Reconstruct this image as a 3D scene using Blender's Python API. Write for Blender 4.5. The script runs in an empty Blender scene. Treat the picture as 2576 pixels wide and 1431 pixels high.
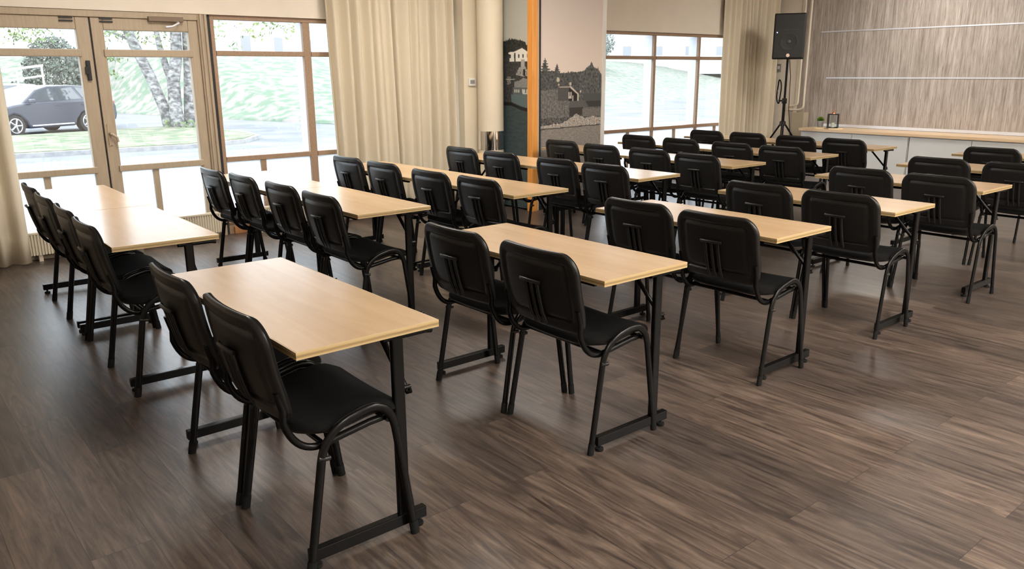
import bpy, bmesh, math, random
from mathutils import Vector, Matrix, noise
PI = math.pi
SC = bpy.context.scene
COL = SC.collection
R = random.Random(7)

# ------------------------------------------------------------------ camera
cd = bpy.data.cameras.new('camera'); cam = bpy.data.objects.new('camera', cd); COL.objects.link(cam)
CAM_Z, AZ, PITCH, ROLL, FPX = 1.483, 0.8809, 0.2592, -0.006, 2009.96
_f = Vector((math.cos(AZ)*math.cos(PITCH), math.sin(AZ)*math.cos(PITCH), -math.sin(PITCH)))
_r = Vector((math.sin(AZ), -math.cos(AZ), 0)); _u = _r.cross(_f)
_R = math.cos(ROLL)*_r + math.sin(ROLL)*_u; _U = -math.sin(ROLL)*_r + math.cos(ROLL)*_u
m = Matrix((( _R.x, _U.x, -_f.x), (_R.y, _U.y, -_f.y), (_R.z, _U.z, -_f.z))).to_4x4()
m.translation = (0, 0, CAM_Z)
cam.matrix_world = m
cd.sensor_fit = 'HORIZONTAL'; cd.sensor_width = 36; cd.lens = 36*FPX/2576
cd.clip_start = 0.05; cd.clip_end = 400
SC.camera = cam

# ------------------------------------------------------------------ sky and exposure
w = bpy.data.worlds.new('overcast_sky'); SC.world = w; w.use_nodes = True
bg = w.node_tree.nodes['Background']
bg.inputs['Color'].default_value = (0.88, 0.94, 1.0, 1); bg.inputs['Strength'].default_value = 5.6
SC.view_settings.view_transform = 'Standard'; SC.view_settings.look = 'None'
SC.view_settings.exposure = 0.12; SC.view_settings.gamma = 1.0; SC.view_settings.use_curve_mapping = False
SC.cycles.use_denoising = True
SC.cycles.max_bounces = 10; SC.cycles.transparent_max_bounces = 16
SC.cycles.sample_clamp_indirect = 8
LAMP_L = 45.0          # radiance of the ceiling light diffusers

# ------------------------------------------------------------------ materials
def mat(name, color, rough=0.5, metal=0.0, spec=0.5, emit=None, estr=0.0):
    M = bpy.data.materials.new(name); M.use_nodes = True
    b = M.node_tree.nodes['Principled BSDF']
    b.inputs['Base Color'].default_value = (*color, 1); b.inputs['Roughness'].default_value = rough
    b.inputs['Metallic'].default_value = metal; b.inputs['Specular IOR Level'].default_value = spec
    if emit:
        b.inputs['Emission Color'].default_value = (*emit, 1); b.inputs['Emission Strength'].default_value = estr
    return M
def nt(M): return M.node_tree.nodes, M.node_tree.links, M.node_tree.nodes['Principled BSDF']
def coords(M, scale, rot=(0, 0, 0), kind='Object'):
    N, L, b = nt(M)
    tc = N.new('ShaderNodeTexCoord'); mp = N.new('ShaderNodeMapping')
    mp.inputs['Scale'].default_value = scale; mp.inputs['Rotation'].default_value = rot
    L.new(tc.outputs[kind], mp.inputs['Vector']); return mp.outputs['Vector']
def noise_node(M, vec, scale, detail=4, rough=0.5, dist=0.0):
    N, L, b = nt(M); n = N.new('ShaderNodeTexNoise')
    n.inputs['Scale'].default_value = scale; n.inputs['Detail'].default_value = detail
    n.inputs['Roughness'].default_value = rough; n.inputs['Distortion'].default_value = dist
    L.new(vec, n.inputs['Vector']); return n.outputs['Fac']
def ramp(M, fac, stops):
    N, L, b = nt(M); r = N.new('ShaderNodeValToRGB'); e = r.color_ramp.elements
    while len(e) < len(stops): e.new(0.5)
    for k, (p, c) in enumerate(stops):
        e[k].position = p; e[k].color = (*c, 1)
    L.new(fac, r.inputs['Fac']); return r.outputs['Color']
def mix(M, a, b_, fac, mode='MIX'):
    N, L, b = nt(M); x = N.new('ShaderNodeMix'); x.data_type = 'RGBA'; x.blend_type = mode
    for sock, v in ((x.inputs[6], a), (x.inputs[7], b_)):
        if isinstance(v, tuple): sock.default_value = (*v, 1)
        else: L.new(v, sock)
    if isinstance(fac, float): x.inputs[0].default_value = fac
    else: L.new(fac, x.inputs[0])
    return x.outputs[2]
def set_color(M, out): N, L, b = nt(M); L.new(out, b.inputs['Base Color'])
def bump(M, fac, strength=0.2, dist=0.002):
    N, L, b = nt(M); n = N.new('ShaderNodeBump'); n.inputs['Strength'].default_value = strength
    n.inputs['Distance'].default_value = dist; L.new(fac, n.inputs['Height']); L.new(n.outputs['Normal'], b.inputs['Normal'])

def noisy(name, c1, c2, scale, rough=0.6, stretch=(1, 1, 1), detail=4, spec=0.5, bumpv=0.0, lo=0.35, hi=0.65, metal=0.0):
    M = mat(name, c1, rough, metal, spec)
    f = noise_node(M, coords(M, stretch), scale, detail)
    set_color(M, ramp(M, f, [(lo, c1), (hi, c2)]))
    if bumpv: bump(M, f, bumpv)
    return M

def make_floor_mat():
    M = mat('dark_oak_laminate', (0.1, 0.07, 0.06), 0.36, 0, 0.75)
    N, L, b = nt(M)
    v = coords(M, (1, 1, 1), (0, 0, -PI/2))
    br = N.new('ShaderNodeTexBrick'); L.new(v, br.inputs['Vector'])
    br.offset = 0.37; br.inputs['Scale'].default_value = 1.0
    br.inputs['Brick Width'].default_value = 1.28; br.inputs['Row Height'].default_value = 0.19
    br.inputs['Mortar Size'].default_value = 0.0012; br.inputs['Mortar Smooth'].default_value = 0.1; br.inputs['Bias'].default_value = 0.0
    br.inputs['Color1'].default_value = (0, 0, 0, 1); br.inputs['Color2'].default_value = (1, 1, 1, 1); br.inputs['Mortar'].default_value = (0.5, 0.5, 0.5, 1)
    # grain runs along the planks (world Y); each plank shifts it
    tc = N.new('ShaderNodeTexCoord'); mp = N.new('ShaderNodeMapping'); mp.inputs['Scale'].default_value = (11, 1.0, 1)
    ad = N.new('ShaderNodeVectorMath'); ad.operation = 'MULTIPLY_ADD'; ad.inputs[1].default_value = (3.1, 7.7, 0)
    L.new(br.outputs['Color'], ad.inputs[0]); L.new(tc.outputs['Object'], ad.inputs[2]); L.new(ad.outputs[0], mp.inputs['Vector'])
    g1 = noise_node(M, mp.outputs['Vector'], 1.5, 10, 0.66, 2.6)
    mp2 = N.new('ShaderNodeMapping'); mp2.inputs['Scale'].default_value = (60, 1.5, 1); L.new(ad.outputs[0], mp2.inputs['Vector'])
    g2 = noise_node(M, mp2.outputs['Vector'], 1.5, 6, 0.7, 0.6)
    c = ramp(M, g1, [(0.30, (0.022, 0.016, 0.0145)), (0.43, (0.056, 0.0405, 0.033)), (0.54, (0.097, 0.072, 0.057)), (0.70, (0.155, 0.117, 0.093))])
    c2 = ramp(M, g2, [(0.32, (0.45, 0.43, 0.42)), (0.60, (1.08, 1.08, 1.08))])
    c = mix(M, c, c2, 0.75, 'MULTIPLY')
    tone = ramp(M, br.outputs['Color'], [(0, (0.70, 0.70, 0.71)), (1, (1.2, 1.16, 1.12))])
    c = mix(M, c, tone, 1.0, 'MULTIPLY')
    c = mix(M, c, (0.016, 0.012, 0.011), br.outputs['Fac'])
    set_color(M, c)
    rr = N.new('ShaderNodeMapRange'); L.new(g2, rr.inputs['Value']); rr.inputs['To Min'].default_value = 0.29; rr.inputs['To Max'].default_value = 0.43
    L.new(rr.outputs[0], b.inputs['Roughness'])
    bump(M, g2, 0.06, 0.001)
    return M
def make_beech():
    M = mat('beech_laminate', (0.6, 0.4, 0.22), 0.25, 0, 0.9)
    v = coords(M, (9, 0.9, 1)); f = noise_node(M, v, 1.3, 5, 0.55, 0.8)
    c = ramp(M, f, [(0.3, (0.485, 0.328, 0.185)), (0.5, (0.535, 0.368, 0.215)), (0.72, (0.57, 0.402, 0.242))])
    f2 = noise_node(M, coords(M, (2.2, 1.1, 1)), 1.6, 3)
    c = mix(M, c, ramp(M, f2, [(0.35, (0.96, 0.93, 0.88)), (0.65, (1, 1, 1))]), 1.0, 'MULTIPLY')
    set_color(M, c); return M
def make_ply_edge():
    M = mat('plywood_edge', (0.6, 0.45, 0.25), 0.45)
    N, L, b = nt(M)
    wv = N.new('ShaderNodeTexWave'); wv.bands_direction = 'Z'; wv.inputs['Scale'].default_value = 12; wv.inputs['Distortion'].default_value = 0.3
    L.new(coords(M, (1, 1, 1)), wv.inputs['Vector'])
    set_color(M, ramp(M, wv.outputs['Fac'], [(0.05, (0.25, 0.17, 0.075)), (0.35, (0.40, 0.285, 0.135)), (0.9, (0.44, 0.32, 0.16))]))
    return M
def make_wood_wall():
    M = mat('grey_limed_wood', (0.45, 0.38, 0.32), 0.55, 0, 0.3)
    g1 = noise_node(M, coords(M, (1, 6, 0.40)), 2.2, 7, 0.62, 0.0)
    g2 = noise_node(M, coords(M, (1, 30, 1.6)), 1.8, 7, 0.72, 0.0)
    c = ramp(M, g1, [(0.3, (0.295, 0.256, 0.226)), (0.5, (0.39, 0.347, 0.312)), (0.7, (0.485, 0.444, 0.41))])
    c = mix(M, c, ramp(M, g2, [(0.36, (0.52, 0.47, 0.44)), (0.56, (1.10, 1.09, 1.08))]), 0.85, 'MULTIPLY')
    set_color(M, c); bump(M, g2, 0.08, 0.001); return M
def make_glass(name, tint=(1, 1, 1)):
    M = bpy.data.materials.new(name); M.use_nodes = True; N, L = M.node_tree.nodes, M.node_tree.links
    N.remove(N['Principled BSDF']); o = N['Material Output']
    t = N.new('ShaderNodeBsdfTransparent'); t.inputs['Color'].default_value = (*tint, 1)
    g = N.new('ShaderNodeBsdfGlossy'); g.inputs['Roughness'].default_value = 0.01
    fr = N.new('ShaderNodeFresnel')
    ge = N.new('ShaderNodeNewGeometry'); mr = N.new('ShaderNodeMapRange'); mr.inputs['To Min'].default_value = 1.45; mr.inputs['To Max'].default_value = 1/1.45
    L.new(ge.outputs['Backfacing'], mr.inputs['Value']); L.new(mr.outputs[0], fr.inputs['IOR'])
    mx = N.new('ShaderNodeMixShader'); L.new(fr.outputs[0], mx.inputs[0]); L.new(t.outputs[0], mx.inputs[1]); L.new(g.outputs[0], mx.inputs[2])
    L.new(mx.outputs[0], o.inputs['Surface']); return M
def make_frosted(name):
    M = bpy.data.materials.new(name); M.use_nodes = True; N, L = M.node_tree.nodes, M.node_tree.links
    N.remove(N['Principled BSDF']); o = N['Material Output']
    t = N.new('ShaderNodeBsdfTranslucent'); t.inputs['Color'].default_value = (0.93, 0.97, 1.0, 1)
    d = N.new('ShaderNodeBsdfDiffuse'); d.inputs['Color'].default_value = (0.85, 0.9, 0.93, 1)
    mx = N.new('ShaderNodeMixShader'); mx.inputs[0].default_value = 0.2
    L.new(t.outputs[0], mx.inputs[1]); L.new(d.outputs[0], mx.inputs[2]); L.new(mx.outputs[0], o.inputs['Surface']); return M
def make_curtain():
    M = mat('cream_curtain_cloth', (0.62, 0.53, 0.40), 0.9, 0, 0.1); N, L, b = nt(M); o = N['Material Output']
    f = noise_node(M, coords(M, (300, 300, 300)), 1.0, 2)
    set_color(M, ramp(M, f, [(0.3, (0.64, 0.565, 0.435)), (0.7, (0.72, 0.64, 0.50))]))
    t = N.new('ShaderNodeBsdfTranslucent'); t.inputs['Color'].default_value = (0.62, 0.54, 0.42, 1)
    mx = N.new('ShaderNodeMixShader'); mx.inputs[0].default_value = 0.10
    L.new(b.outputs[0], mx.inputs[1]); L.new(t.outputs[0], mx.inputs[2]); L.new(mx.outputs[0], o.inputs['Surface']); return M
def make_attr(name, rough=0.6):
    M = mat(name, (0.5, 0.5, 0.5), rough, 0, 0.25); N, L, b = nt(M)
    a = N.new('ShaderNodeVertexColor'); a.layer_name = 'print'; L.new(a.outputs['Color'], b.inputs['Base Color']); return M

m_floor = make_floor_mat(); m_beech = make_beech(); m_ply = make_ply_edge(); m_woodwall = make_wood_wall()
m_glass = make_glass('window_glass', (0.97, 0.99, 1.0)); m_frost = make_frosted('frosted_film_glass'); m_curtain = make_curtain()
m_wall = noisy('cream_wall_paint', (0.70, 0.63, 0.535), (0.73, 0.66, 0.565), 3, 0.8, spec=0.2)
m_ceil = noisy('white_ceiling_paint', (0.80, 0.78, 0.74), (0.83, 0.81, 0.78), 2, 0.9, spec=0.1)
m_column = noisy('cream_gloss_column', (0.68, 0.60, 0.46), (0.71, 0.63, 0.49), 2, 0.45, spec=0.4)
m_doorwood = noisy('khaki_painted_wood', (0.36, 0.28, 0.195), (0.40, 0.32, 0.225), 3, 0.45, (30, 30, 2))
m_winwood = noisy('brown_stained_wood', (0.27, 0.175, 0.11), (0.33, 0.215, 0.135), 3, 0.45, (20, 20, 20))
m_alu = mat('outer_aluminium', (0.55, 0.58, 0.62), 0.5, 0.2)
m_gasket = mat('black_gasket', (0.01, 0.01, 0.012), 0.6)
m_orange = noisy('orange_varnished_pine', (0.66, 0.26, 0.05), (0.78, 0.35, 0.08), 2.0, 0.35, (30, 30, 1.5))
m_skirt = noisy('orange_brown_timber', (0.33, 0.14, 0.05), (0.45, 0.21, 0.085), 2.0, 0.4, (2, 30, 30))
m_radiator = mat('cream_enamel', (0.62, 0.55, 0.42), 0.4)
m_plastic = noisy('black_plastic', (0.0085, 0.0078, 0.0072), (0.0125, 0.0115, 0.0105), 220, 0.34, detail=2, bumpv=0.05, spec=0.32)
m_fabric = noisy('black_upholstery', (0.0045, 0.0044, 0.0043), (0.0075, 0.0072, 0.007), 400, 0.95, detail=2, bumpv=0.2, spec=0.08)
m_steel = mat('black_powder_coated_steel', (0.0038, 0.0036, 0.0034), 0.24, 0, 0.16)
m_rubber = mat('black_rubber', (0.006, 0.006, 0.006), 0.7, 0, 0.15)
m_chrome = mat('polished_steel', (0.75, 0.74, 0.72), 0.08, 1.0)
m_silver = mat('brushed_aluminium', (0.78, 0.80, 0.85), 0.42, 0.55)
m_cab = noisy('pale_grey_laminate', (0.56, 0.56, 0.54), (0.58, 0.58, 0.56), 2, 0.45)
m_counter = noisy('oak_counter_laminate', (0.60, 0.42, 0.25), (0.68, 0.50, 0.32), 1.6, 0.35, (9, 1.0, 9))
m_print = make_attr('printed_mural', 0.5)
m_white = mat('white_plastic', (0.72, 0.71, 0.68), 0.4)
m_greyp = mat('grey_plastic', (0.25, 0.25, 0.25), 0.4)
m_pipe = mat('cream_painted_pipe', (0.68, 0.61, 0.50), 0.4)
m_mesh = noisy('speaker_grille', (0.008, 0.008, 0.008), (0.022, 0.022, 0.021), 500, 0.55, detail=1)

# ------------------------------------------------------------------ mesh helpers
def bm_new(): return bmesh.new()
def obj(name, bm, material, parent=None, loc=None, smooth=False, bevel=0.0, mats=None):
    me = bpy.data.meshes.new(name)
    bmesh.ops.recalc_face_normals(bm, faces=bm.faces[:])
    bm.to_mesh(me); bm.free()
    for mm in (mats or [material]): me.materials.append(mm)
    if smooth:
        for p in me.polygons: p.use_smooth = True
    o = bpy.data.objects.new(name, me); COL.objects.link(o)
    if parent: o.parent = parent
    if loc: o.location = loc
    if bevel:
        b = o.modifiers.new('bevel', 'BEVEL'); b.width = bevel; b.segments = 2; b.limit_method = 'ANGLE'; b.angle_limit = 0.9
    if smooth:
        e = o.modifiers.new('edges', 'EDGE_SPLIT'); e.split_angle = math.radians(48)
    return o
def empty(name, loc=(0, 0, 0), rz=0.0):
    o = bpy.data.objects.new(name, None); COL.objects.link(o); o.location = loc; o.rotation_euler = (0, 0, rz); o.empty_display_size = 0.1; return o
def tag(o, label=None, cat=None, group=None, kind=None):
    if label: o['label'] = label
    if cat: o['category'] = cat
    if group: o['group'] = group
    if kind: o['kind'] = kind
    return o
def struct(o, label, cat): return tag(o, label, cat, kind='structure')
def box(bm, a, b, mi=0):
    x0, y0, z0 = a; x1, y1, z1 = b
    v = [bm.verts.new(p) for p in ((x0, y0, z0), (x1, y0, z0), (x1, y1, z0), (x0, y1, z0), (x0, y0, z1), (x1, y0, z1), (x1, y1, z1), (x0, y1, z1))]
    for q in ((0, 3, 2, 1), (4, 5, 6, 7), (0, 1, 5, 4), (1, 2, 6, 5), (2, 3, 7, 6), (3, 0, 4, 7)):
        f = bm.faces.new([v[k] for k in q]); f.material_index = mi
    return bm
def tube(bm, pts, r, n=10, ry=None, caps=True, mi=0):
    """sweep of an ellipse along a polyline; r may be a list"""
    pts = [Vector(p) for p in pts]; rings = []; N_ = len(pts)
    t0 = (pts[1]-pts[0]).normalized()
    ref = Vector((0, 0, 1)) if abs(t0.z) < 0.9 else Vector((0, 1, 0))
    nrm = (ref - t0*ref.dot(t0)).normalized()
    for k, p in enumerate(pts):
        if k == 0: t = t0
        elif k == N_-1: t = (pts[-1]-pts[-2]).normalized()
        else: t = ((pts[k+1]-p).normalized() + (p-pts[k-1]).normalized()).normalized()
        nrm = (nrm - t*nrm.dot(t)).normalized(); bn = t.cross(nrm)
        rr = r[k] if isinstance(r, (list, tuple)) else r; r2 = ry if ry else rr
        rings.append([bm.verts.new(p + nrm*(rr*math.cos(2*PI*j/n)) + bn*(r2*math.sin(2*PI*j/n))) for j in range(n)])
    for a, b in zip(rings, rings[1:]):
        for j in range(n):
            f = bm.faces.new((a[j], a[(j+1) % n], b[(j+1) % n], b[j])); f.material_index = mi
    if caps:
        bm.faces.new(rings[0]).material_index = mi; bm.faces.new(rings[-1]).material_index = mi
    return bm
def lathe(bm, prof, c=(0, 0, 0), n=24, mi=0):
    rings = []
    for rr, z in prof:
        rings.append([bm.verts.new((c[0]+rr*math.cos(2*PI*j/n), c[1]+rr*math.sin(2*PI*j/n), c[2]+z)) for j in range(n)])
    for a, b in zip(rings, rings[1:]):
        for j in range(n):
            bm.faces.new((a[j], a[(j+1) % n], b[(j+1) % n], b[j])).material_index = mi
    for e in (rings[0], rings[-1]): bm.faces.new(e).material_index = mi
    return bm
def arc(p0, p1, p2, n=6):
    p0, p1, p2 = Vector(p0), Vector(p1), Vector(p2); out = []
    for k in range(n+1):
        t = k/n; out.append((1-t)**2*p0 + 2*t*(1-t)*p1 + t*t*p2)
    return out
def prism(bm, poly, ax, a, b, mi=0):
    """polygon of (u,v) extruded along an axis between a and b"""
    def P(u, v, t): return {'x': (t, u, v), 'y': (u, t, v), 'z': (u, v, t)}[ax]
    A = [bm.verts.new(P(u, v, a)) for u, v in poly]; B = [bm.verts.new(P(u, v, b)) for u, v in poly]
    n = len(poly)
    bm.faces.new(A).material_index = mi; bm.faces.new(B[::-1]).material_index = mi
    for k in range(n): bm.faces.new((A[k], A[(k+1) % n], B[(k+1) % n], B[k])).material_index = mi
    return bm
def dup(root, loc, rz):
    r = root.copy(); COL.objects.link(r); r.location = loc; r.rotation_euler = (0, 0, rz)
    for ch in list(root.children):
        c = ch.copy(); COL.objects.link(c); c.parent = r
        for g in list(ch.children):
            e = g.copy(); COL.objects.link(e); e.parent = c
    return r

# ------------------------------------------------------------------ room shell
YW = 7.545; XW = 11.65; XB = -2.4; YR = -4.2; ZC = 3.0
bm = bm_new(); box(bm, (XB-0.2, YR-0.2, -0.12), (XW+0.2, YW+0.1, 0)); struct(obj('floor', bm, m_floor), 'dark brown oak laminate plank floor', 'floor')
bm = bm_new(); box(bm, (XB-0.2, YR-0.2, ZC), (XW+0.2, YW+0.2, ZC+0.15)); struct(obj('ceiling', bm, m_ceil), 'white ceiling over the meeting room', 'ceiling')
# window wall: lintels, piers (solid blocks round the openings)
bm = bm_new()
box(bm, (XB-0.2, YW-0.045, 2.0), (5.30, YW+0.2, ZC)); box(bm, (XB-0.2, YW, 0), (0.10, YW+0.2, 2.0))
box(bm, (5.20, YW, 0), (7.78, YW+0.2, 2.0)); box(bm, (5.30, YW, 2.0), (7.70, YW+0.2, ZC)); box(bm, (7.70, YW-0.045, 2.0), (XW+0.2, YW+0.2, ZC))
box(bm, (10.72, YW, 0), (XW+0.2, YW+0.2, 2.0))
struct(obj('wall_left', bm, m_wall), 'cream painted window wall with plain band above the glazing', 'wall')
bm = bm_new(); box(bm, (XW, YR-0.2, 0), (XW+0.2, YW, ZC)); struct(obj('wall_front', bm, m_woodwall), 'far wall clad in greyish limed vertical wood grain panels', 'wall')
bm = bm_new(); box(bm, (XB-0.2, YR-0.2, 0), (XB, YW, ZC)); struct(obj('wall_back', bm, m_wall), 'plain cream wall behind the rows', 'wall')
bm = bm_new(); box(bm, (XB, YR-0.2, 0), (XW, YR, ZC)); struct(obj('wall_right', bm, m_wall), 'plain cream wall opposite the windows', 'wall')
bm = bm_new(); box(bm, (XW-0.10, 7.05, 0), (XW, YW, ZC)); struct(obj('wall_corner', bm, m_wall), 'cream pilaster in the corner behind the loudspeaker', 'wall')
bm = bm_new(); box(bm, (XW-0.14, 6.84, 0), (XW, 7.05, 0.86)); struct(obj('trim_1', bm, mat('khaki_paint', (0.42, 0.36, 0.26), 0.6), bevel=0.004), 'khaki boxed pipe casing below the pipe bends', 'trim')
for k, z in enumerate((2.045, 1.376)):
    bm = bm_new(); box(bm, (XW-0.006, YR, z-0.009), (XW, 6.75 if k == 0 else 6.6, z+0.009))
    struct(obj('trim_%d' % (k+2), bm, m_silver), ('upper' if k == 0 else 'lower')+' bright metal joint strip across the wood wall', 'trim')
bm = bm_new(); box(bm, (XW-0.005, YR, 0.66), (XW, 6.6, 0.70)); struct(obj('trim_4', bm, m_silver), 'metal upstand strip along the back of the low counter', 'trim')
bm = bm_new(); box(bm, (2.76, YW-0.03, 0), (5.30, YW, 0.07)); box(bm, (0.1, YW-0.03, 0), (0.80, YW, 0.07))
struct(obj('baseboard_left', bm, m_skirt, bevel=0.003), 'orange brown timber skirting below the windows', 'baseboard')
# ceiling lights (all above the frame)
LAMPS = [(x, y) for x in (1.2, 3.6, 6.0, 8.4) for y in (-3.0, -1.4, 0.2) if (x, y) not in ((8.4, 0.2), (1.2, 0.2), (6.0, 0.2))] + [(10.4, 0.4), (10.4, 4.9), (2.0, 5.5), (4.4, 5.5)]  # last four panels are added fill for the wood wall and window side
for lx, ly in LAMPS:
    if True:
        t = tag(empty('ceiling_light', (lx, ly, ZC)), 'long unseen flush ceiling light panel with thin white frame', 'ceiling light', 'ceiling light panels')
        bm = bm_new()
        for a, b in (((-0.33, -0.63), (0.33, -0.60)), ((-0.33, 0.60), (0.33, 0.63)), ((-0.33, -0.60), (-0.30, 0.60)), ((0.30, -0.60), (0.33, 0.60))):
            box(bm, (a[0], a[1], -0.03), (b[0], b[1], 0))
        obj('frame', bm, m_white, t)
        bm = bm_new(); box(bm, (-0.30, -0.60, -0.022), (0.30, 0.60, -0.004))
        if (lx, ly) == LAMPS[0]: m_lamp = mat('lit_diffuser', (0.8, 0.8, 0.8), 0.5, emit=(1.0, 0.94, 0.865), estr=LAMP_L); m_lamp_fill = mat('added_fill_diffuser', (0.8, 0.8, 0.8), 0.5, emit=(1.0, 0.94, 0.865), estr=LAMP_L*0.6)
        obj('diffuser', bm, m_lamp_fill if ly > 4.5 else m_lamp, t)  # weaker glow on the added panels towards the windows

# ------------------------------------------------------------------ glazed door and windows
def rails(bm, xs, zs, y0, y1, mi=0):
    """xs: list of (x0,x1,z0,z1) members"""
    for x0, x1, z0, z1 in xs: box(bm, (x0, y0, z0), (x1, y1, z1), mi)
def door_leaf(name, x0, g0, g1, x1, lower, label):
    t = struct(empty(name, ((x0+x1)/2, YW, 0)), label, 'door'); ox = (x0+x1)/2
    def L(a): return [(p-ox, q-ox, r, s) for p, q, r, s in a]
    bm = bm_new()
    rails(bm, L([(x0, g0, 0.03, 1.945), (g1, x1, 0.03, 1.945), (g0, g1, 1.845, 1.945), (g0, g1, 0.03, 0.20)]), None, -0.02, 0.05)
    obj('frame', bm, m_doorwood, t, bevel=0.006)
    bm = bm_new(); rails(bm, L([(g0-0.02, g1+0.02, 1.630, 1.69)]), None, -0.035, 0.045); obj('transom', bm, m_doorwood, t, bevel=0.006)
    bm = bm_new(); rails(bm, L([(g0-0.02, g1+0.02, 0.672, 0.726)]), None, -0.035, 0.045); obj('mid_rail', bm, m_doorwood, t, bevel=0.006)
    bm = bm_new(); rails(bm, L([(lower, lower+0.05, 0.20, 0.672)]), None, -0.015, 0.045); obj('mullion', bm, m_doorwood, t, bevel=0.004)
    bm = bm_new(); rails(bm, L([(g0, g1, 0.726, 1.63), (g0, g1, 1.69, 1.845)]), None, 0.012, 0.018); obj('glass_pane', bm, m_glass, t)
    bm = bm_new(); rails(bm, L([(g0, g1, 0.20, 0.672)]), None, 0.012, 0.018); obj('frosted_pane', bm, m_frost, t)
    return t, ox
d1, ox1 = door_leaf('door_1', 0.87, 0.98, 1.615, 1.718, 1.225, 'khaki framed glazed door leaf beside the end curtain')
d2, ox2 = door_leaf('door_2', 1.730, 1.825, 2.515, 2.600, 2.085, 'khaki framed glazed door leaf with lever handle')
# hardware
bm = bm_new(); box(bm, (1.655-ox1, -0.045, 1.44), (1.685-ox1, -0.02, 1.60)); box(bm, (1.645-ox1, -0.05, 1.49), (1.665-ox1, -0.02, 1.55)); obj('black_lock_case', bm, m_gasket, d1, bevel=0.004)
bm = bm_new(); box(bm, (1.752-ox2, -0.028, 0.90), (1.785-ox2, -0.02, 1.08)); tube(bm, [(1.77-ox2, -0.02, 1.0), (1.77-ox2, -0.07, 1.0)], 0.011); tube(bm, [(1.77-ox2, -0.065, 1.0), (1.81-ox2, -0.07, 0.965), (1.815-ox2, -0.07, 0.93)], 0.011)
obj('lever_handle', bm, m_doorwood, d2, smooth=True)
bm = bm_new(); box(bm, (2.18-ox2, -0.065, 1.925), (2.47-ox2, -0.02, 1.965)); m_closer = mat('brown_enamel', (0.16, 0.11, 0.07), 0.4)
obj('door_closer', bm, m_closer, d2, bevel=0.003)
bm = bm_new(); tube(bm, [(2.42-ox2, -0.05, 1.925), (2.42-ox2, -0.085, 1.915), (2.36-ox2, -0.11, 1.885), (2.31-ox2, -0.09, 1.878)], 0.009); obj('closer_arm', bm, m_silver, d2, smooth=True)
for dd, x in ((d1, 1.50-ox1), (d2, 1.80-ox2)):
    bm = bm_new(); box(bm, (x, -0.034, 1.905), (x+0.10, -0.02, 1.917)); box(bm, (x, -0.034, 1.93), (x+0.10, -0.02, 1.942)); obj('flush_bolt', bm, m_gasket, dd)
bm = bm_new(); box(bm, (1.718, YW-0.005, 0.03), (1.730, YW+0.03, 1.945)); 
struct(obj('trim_5', bm, m_gasket), 'dark gap where the two door leaves meet', 'trim')
bm = bm_new(); rails(bm, [(0.80, 0.87, 0, 2.0), (2.60, 2.685, 0, 2.0), (0.87, 2.60, 1.945, 2.0), (0.87, 2.60, 0, 0.03)], None, YW-0.035, YW+0.07)
rails(bm, [(2.615, 2.635, 0, 2.0), (2.655, 2.675, 0, 2.0)], None, YW-0.05, YW)
struct(obj('trim_6', bm, m_doorwood, bevel=0.004), 'khaki door frame round the pair of glazed doors', 'trim')
bm = bm_new(); box(bm, (2.685, YW-0.01, 0), (2.715, YW+0.05, 2.0)); struct(obj('trim_7', bm, m_gasket), 'black joint between door frame and window frame', 'trim')
def window(name, xs, x0, x1, label, lowers, base=0.10):
    t = struct(empty(name, ((x0+x1)/2, YW, 0)), label, 'window'); ox = (x0+x1)/2
    bm = bm_new(); fr = 0.035
    mem = [(x0, x0+fr, base, 2.0), (x1-fr, x1, base, 2.0), (x0+fr, x1-fr, 1.96, 2.0), (x0+fr, x1-fr, base, base+0.06)]
    rails(bm, [(a-ox, b-ox, c, d) for a, b, c, d in mem], None, -0.015, 0.05); obj('frame', bm, m_winwood, t, bevel=0.004)
    if base: 
        bm = bm_new(); box(bm, (x0-ox, 0, 0), (x1-ox, 0.05, base)); obj('sill', bm, m_winwood, t)
    for a, b in xs:
        mm = bm_new(); box(mm, (a-ox, -0.015, base+0.06), (b-ox, 0.03, 1.96)); o = obj('mullion', mm, m_winwood, t, bevel=0.004)
        mm = bm_new(); box(mm, (a-ox+0.004, 0.03, base+0.06), (b-ox-0.004, 0.17, 1.96)); obj('outer_profile', mm, m_alu, o)
    edges = [x0+fr] + [v for ab in xs for v in ab] + [x1-fr]
    for k in range(0, len(edges), 2):
        a, b = edges[k]-ox, edges[k+1]-ox
        for nm, z0, z1 in (('transom', 1.645, 1.690), ('sill_rail', 0.685, 0.732)):
            mm = bm_new(); box(mm, (a, -0.022, z0), (b, 0.05, z1)); obj(nm, mm, m_winwood, t, bevel=0.004)
        mm = bm_new(); box(mm, (a, 0.012, 0.732), (b, 0.018, 1.645)); box(mm, (a, 0.012, 1.69), (b, 0.018, 1.96)); obj('glass_pane', mm, m_glass, t)
        mm = bm_new(); box(mm, (a, 0.012, base+0.06), (b, 0.018, 0.685)); obj('frosted_pane', mm, m_frost, t)
    for a, b in lowers:
        mm = bm_new(); box(mm, (a-ox, -0.015, base+0.06), (b-ox, 0.03, 0.685)); o = obj('lower_mullion', mm, m_winwood, t, bevel=0.003)
        mm = bm_new(); box(mm, (a-ox+0.004, 0.03, base+0.06), (b-ox-0.004, 0.15, 0.685)); obj('outer_profile', mm, m_alu, o)
    return t
window('window_1', [(3.605, 3.68)], 2.715, 5.20, 'brown framed window between the doors and the wide curtain', [(3.085, 3.135), (4.4, 4.45)])
window('window_2', [(8.762, 8.805), (9.735, 9.775)], 7.78, 10.72, 'brown framed window beyond the mural', [(8.27, 8.31), (9.25, 9.29), (10.2, 10.24)])
window('window_3', [(0.43, 0.47)], 0.10, 0.80, 'brown framed window behind the end curtain', [])

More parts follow.
